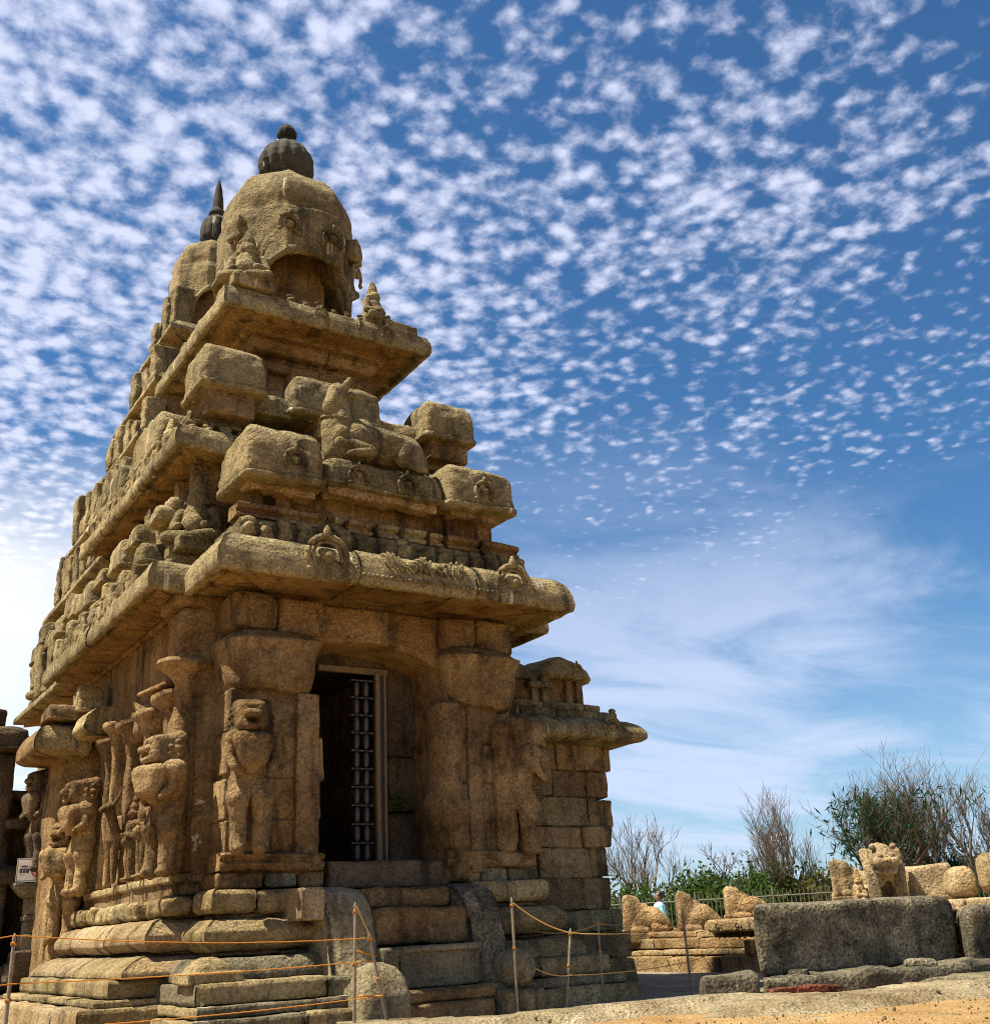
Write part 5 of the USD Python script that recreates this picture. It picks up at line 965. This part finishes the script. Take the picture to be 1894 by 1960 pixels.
for k in (-1, 1):
    sw = .16*k
    body += [[(.1*k, 0, .9, .095), (.1*k, -sw*.6, .48, .065)], [(.1*k, -sw*.6, .48, .065), (.1*k, -sw+.08, .08, .042)], [(.1*k, -sw+.08, .05, .04), (.1*k, -sw-.1, .03, .032)],
             [(.19*k, .01, 1.39, .055), (.22*k, .05, 1.12, .045)], [(.22*k, .05, 1.12, .045), (.13*k, -.2, 1.06, .033)], [(.13*k, -.2, 1.06, .033), (.11*k, -.28, 1.07, .036)]]
    for f, (dx, L) in enumerate(((-.028, .06), (-.01, .075), (.01, .07), (.028, .055))):
        x = (.11+dx)*k; body += [[(x, -.30, 1.075, .011), (x, -.30-L*.6, 1.065, .010)], [(x, -.30-L*.6, 1.065, .010), (x, -.30-L*.8, 1.035, .009)]]
    body += [[(.085*k, -.25, 1.075, .013), (.06*k, -.29, 1.09, .011)], [(.06*k, -.29, 1.09, .011), (.06*k, -.32, 1.085, .010)]]
bmesh = M(PE, 'body', pp(bones(body, e=.035, it=2, amp=0)), SKIN)
M(PE, 'hair', pp(bones([[(0, .02, 1.68, .088), (0, .05, 1.62, .08)], [(0, -.03, 1.715, .055)], [(-.07, .0, 1.66, .04), (.07, 0, 1.66, .04)]], e=.04, it=2, amp=.008, freq=30)), HAIR)
for k in (-1, 1): M(PE, 'eye', pp(bones([[(.03*k, -.083, 1.645, .010)]], e=.05, it=0, amp=0, sph=8)), HAIR)
sh = [[(-.17, .01, 1.40, .075), (.17, .01, 1.40, .075)], [(0, 0, 1.36, .15), (0, .0, 1.05, .16)], [(0, 0, 1.05, .16), (0, .02, .72, .19)], [(-.1, .0, 1.0, .13), (.1, 0, 1.0, .13)]]
for k in (-1, 1): sh += [[(.19*k, .01, 1.39, .075), (.225*k, .05, 1.12, .068)], [(.225*k, .05, 1.12, .068), (.16*k, -.12, 1.08, .055)]]
M(PE, 'shirt', pp(bones(sh, e=.04, it=3, amp=.014, freq=10)), SHIRT)
tr = []
for k in (-1, 1):
    sw = .16*k; tr += [[(.1*k, 0, .9, .12), (.1*k, -sw*.6, .48, .085)], [(.1*k, -sw*.6, .48, .085), (.1*k, -sw+.08, .1, .07)]]
M(PE, 'trousers', pp(bones(tr, e=.05, it=2, amp=.01)), TROUS)
# ================================================================== vegetation and fence beyond
FN = thing('iron_fence', 'pale grey picket fence running behind the court and trees', 'fence')
fa, fb = np.array([23.6, 33.2]), np.array([36.0, 19.5]); fd = (fb-fa)/np.linalg.norm(fb-fa); fl = np.linalg.norm(fb-fa)
fp = lambda s: fa+fd*s
g = []
for s in np.arange(0, fl, .14):
    q = fp(s); g.append(tube([(q[0], q[1], -.15), (q[0], q[1], 1.52), (q[0], q[1], 1.6)], [.020, .020, .004], 4))
tag(M(FN, 'picket', join(*g), FENCE, smooth=30), kind='stuff')
for z in (.35, 1.38): M(FN, 'rail', tube([(*fp(0), z), (*fp(fl/2), z), (*fp(fl), z)], .022, 4), FENCE, smooth=30)
for s in np.arange(0, fl, 2.6): q = fp(s); M(FN, 'fence_post', tube([(q[0], q[1], -.2), (q[0], q[1], 1.0), (q[0], q[1], 1.66)], .04, 6), FENCE)
def grow(rng, p, d, L, r, depth, out, upb, spread, nseg=5):
    pts, q, dd = [np.array(p)], np.array(p, float), np.array(d, float)
    for k in range(nseg):
        dd = dd+rng.normal(0, .13, 3)+np.array([0, 0, upb*.12]); dd /= np.linalg.norm(dd); q = q+dd*L/nseg; pts.append(q.copy())
    out.append((pts, np.linspace(r, r*.45 if depth > 0 else r*.25, nseg+1), depth))
    if depth <= 0: return
    n = rng.integers(3, 6) if depth > 1 else rng.integers(3, 6)
    for k in range(n):
        t = rng.uniform(.25, 1.0); i = min(nseg-1, int(t*nseg)); b = pts[i]+(pts[i+1]-pts[i])*(t*nseg-i)
        a = rng.uniform(0, 2*np.pi); side = np.array([math.cos(a), math.sin(a), 0]); ax = pts[i+1]-pts[i]; ax /= np.linalg.norm(ax)
        nd = ax*rng.uniform(.7, 1.0)+side*spread*rng.uniform(.5, 1.1)+np.array([0, 0, .2]); nd /= np.linalg.norm(nd)
        grow(rng, b, nd, L*rng.uniform(.5, .8), max(r*.5, .006), depth-1, out, upb, spread, nseg)
def leaves(rng, cen, n, spread, size, droop=0.):
    c = cen[rng.integers(0, len(cen), n)]+rng.normal(0, 1, (n, 3))*spread; c[:, 2] -= droop*rng.random(n)
    a = rng.normal(0, 1, (n, 3)); a[:, 2] -= droop*4; a /= np.linalg.norm(a, axis=1, keepdims=True); b = np.cross(a, rng.normal(0, 1, (n, 3))); b /= np.linalg.norm(b, axis=1, keepdims=True)
    s = size*rng.uniform(.6, 1.3, (n, 1)); w = s*(.42 if not droop else .16)
    v = np.stack([c-a*s, c+b*w, c+a*s, c-b*w], 1).reshape(-1, 3); k = np.arange(n)*4
    return v, np.vstack([np.stack([k, k+1, k+2], 1), np.stack([k, k+2, k+3], 1)])
def tree(name, label, x, y, h, lean, seed, depth=4, spread=.55, upb=.6, foliage=0, mat=None, stems=1, droop=.0, lsize=.09, group=None, r0=.095):
    rng = np.random.default_rng(seed); out = []
    for k in range(stems):
        d = np.array([lean[0], lean[1], 1.])+(rng.normal(0, .22, 3)*np.array([1, 1, 0]) if stems > 1 else 0); d /= np.linalg.norm(d)
        grow(rng, (x+.1*k, y-.1*k, -.2), d, h*.52*rng.uniform(.85, 1.1), r0, depth, out, upb, spread, 6)
    ztop = max(p[-1][2] for p, _, _ in out); f = h/ztop
    out = [([np.array([x+(q[0]-x)*f, y+(q[1]-y)*f, q[2]*f]) for q in p], r, d) for p, r, d in out]
    t = thing(name, label, 'tree', group)
    M(t, 'trunk', join(*[tube(p, r, 7) for p, r, d in out if d >= depth-1]), BARK)
    M(t, 'branches', join(*[tube(p, np.maximum(r, .006), 3) for p, r, d in out if d < depth-1]), TWIG)
    if foliage:
        tips = np.array([q for p, r, d in out if d <= 1 for q in p[2:]]); low = tips[tips[:, 2] < h*.72] if mat is LEAFD else tips
        M(t, 'foliage', leaves(rng, low, foliage, .16, lsize, droop), mat, smooth=False)
    return t
def bush(label, x, y, w, h, seed, mat, n=2600, size=.12, name='bush'):
    rng = np.random.default_rng(seed); t = thing(name, label, 'bush', None)
    cl = np.stack([rng.normal(0, w*.33, 26)+x, rng.normal(0, w*.33, 26)+y, rng.uniform(.1, 1, 26)**.8*h*.85], 1); out = []
    for c in cl: out.append(tube([(x+(c[0]-x)*.3, y+(c[1]-y)*.3, -.1), ((x+c[0])/2, (y+c[1])/2, c[2]*.55), tuple(c)], [.03, .02, .006], 4))
    M(t, 'stems', join(*out), BARK); M(t, 'leaves', leaves(rng, cl, n, w*.13, size), mat, smooth=False); return t
tree('bare_tree', 'bare grey shrub tree beside the annex wall, leafless upright branches', 31.0, 36.6, 5.6, (.0, .0), 21, stems=3, spread=.6)
tree('bare_tree', 'leaning bare tree with its crown swept left above the bulls', 34.0, 31.2, 5.8, (-.38, .36), 22, stems=2, spread=.65)
tree('bare_tree', 'bare leafless tree just left of the casuarina', 34.2, 31.6, 6.0, (-.1, .1), 23, stems=3, spread=.55)
tree('bare_tree', 'low dry bare tree behind the middle bull', 31.4, 33.0, 3.6, (.05, -.05), 27, stems=3, spread=.75)
tree('casuarina_tree', 'tall feathery green casuarina with bare top shoots behind the stone lion', 36.0, 28.7, 7.0, (.0, .0), 24, stems=6, spread=.85, foliage=2700, mat=LEAFD, droop=.25, lsize=.19)
tree('bare_tree', 'tall bare tree with thin upright shoots right of the casuarina', 38.4, 28.2, 6.5, (.0, .0), 25, stems=5, spread=.5, foliage=900, mat=LEAFD, droop=.15, lsize=.12)
tree('bare_tree', 'dark sparse bare tree at the right edge', 37.6, 25.0, 5.6, (.0, .0), 26, stems=3, spread=.5, foliage=500, mat=LEAFD, droop=.1, lsize=.1)
tree('casuarina_tree', 'low drooping green tree behind the square pale block', 38.6, 27.0, 3.4, (.2, -.15), 28, stems=4, spread=.8, foliage=4200, mat=LEAFD, droop=.2, lsize=.15)
bsh = [('bright green bush against the annex corner', 27.2, 33.8, 2.2, 2.2, LEAF), ('dark green bush behind the first bull', 29.6, 32.6, 2.4, 2.0, LEAF), ('thick fresh green bush behind the person', 30.9, 31.8, 2.6, 2.5, LEAF), ('rounded green bush left of the fence trees', 32.2, 31.2, 2.6, 2.4, LEAF),
       ('dry scrub bush under the leaning bare tree', 33.6, 30.2, 2.6, 2.2, LEAFY), ('yellow green scrub bush behind the pale fence', 34.8, 29.2, 2.8, 2.0, LEAFY), ('low scrub left of the stone lion', 36.2, 28.0, 2.8, 2.0, LEAFY), ('dark scrub bush behind the lion', 37.6, 26.6, 2.8, 2.1, LEAFD), ('dark scrub bush at the right behind the boulders', 38.4, 24.8, 2.8, 2.0, LEAFD)]
for k, (l, x, y, w, h, m) in enumerate(bsh): bush(l, x, y, w, h, 60+k, m, 2300)
for k, (l, x, y, w, h) in enumerate((('small leafy weed bush before the fence beside the person', 17.6, 18.6, .7, .75), ('broad leaved weed bush between the second and third bulls', 18.4, 17.4, 1.0, .95), ('tuft of weeds at the foot of the second bull', 14.6, 15.9, .5, .62))): bush(l, x, y, w, h, 90+k, LEAF, 700, .05, 'weed_bush')
# far scrub that closes the horizon, one mass of leaves
rng = np.random.default_rng(5); cc = []
for az in np.arange(-.7, 1.5, .012):
    d = rng.uniform(60, 85); cc.append((d*math.sin(az), d*math.cos(az), rng.uniform(.5, 2.2)))
tag(M(None, 'distant_scrub', leaves(rng, np.array(cc), 60000, .75, .12), LEAFY, smooth=False), 'distant low scrub along the horizon', 'scrub', kind='stuff')
# weed growing in the wall inside the porch
wd = thing('wall_weed', 'small weed growing from the inner porch wall beside the gate', 'plant')
M(wd, 'leaves', leaves(np.random.default_rng(3), np.array([[6.72, 12.60, 2.42]]), 120, .06, .035), WEED, smooth=False)
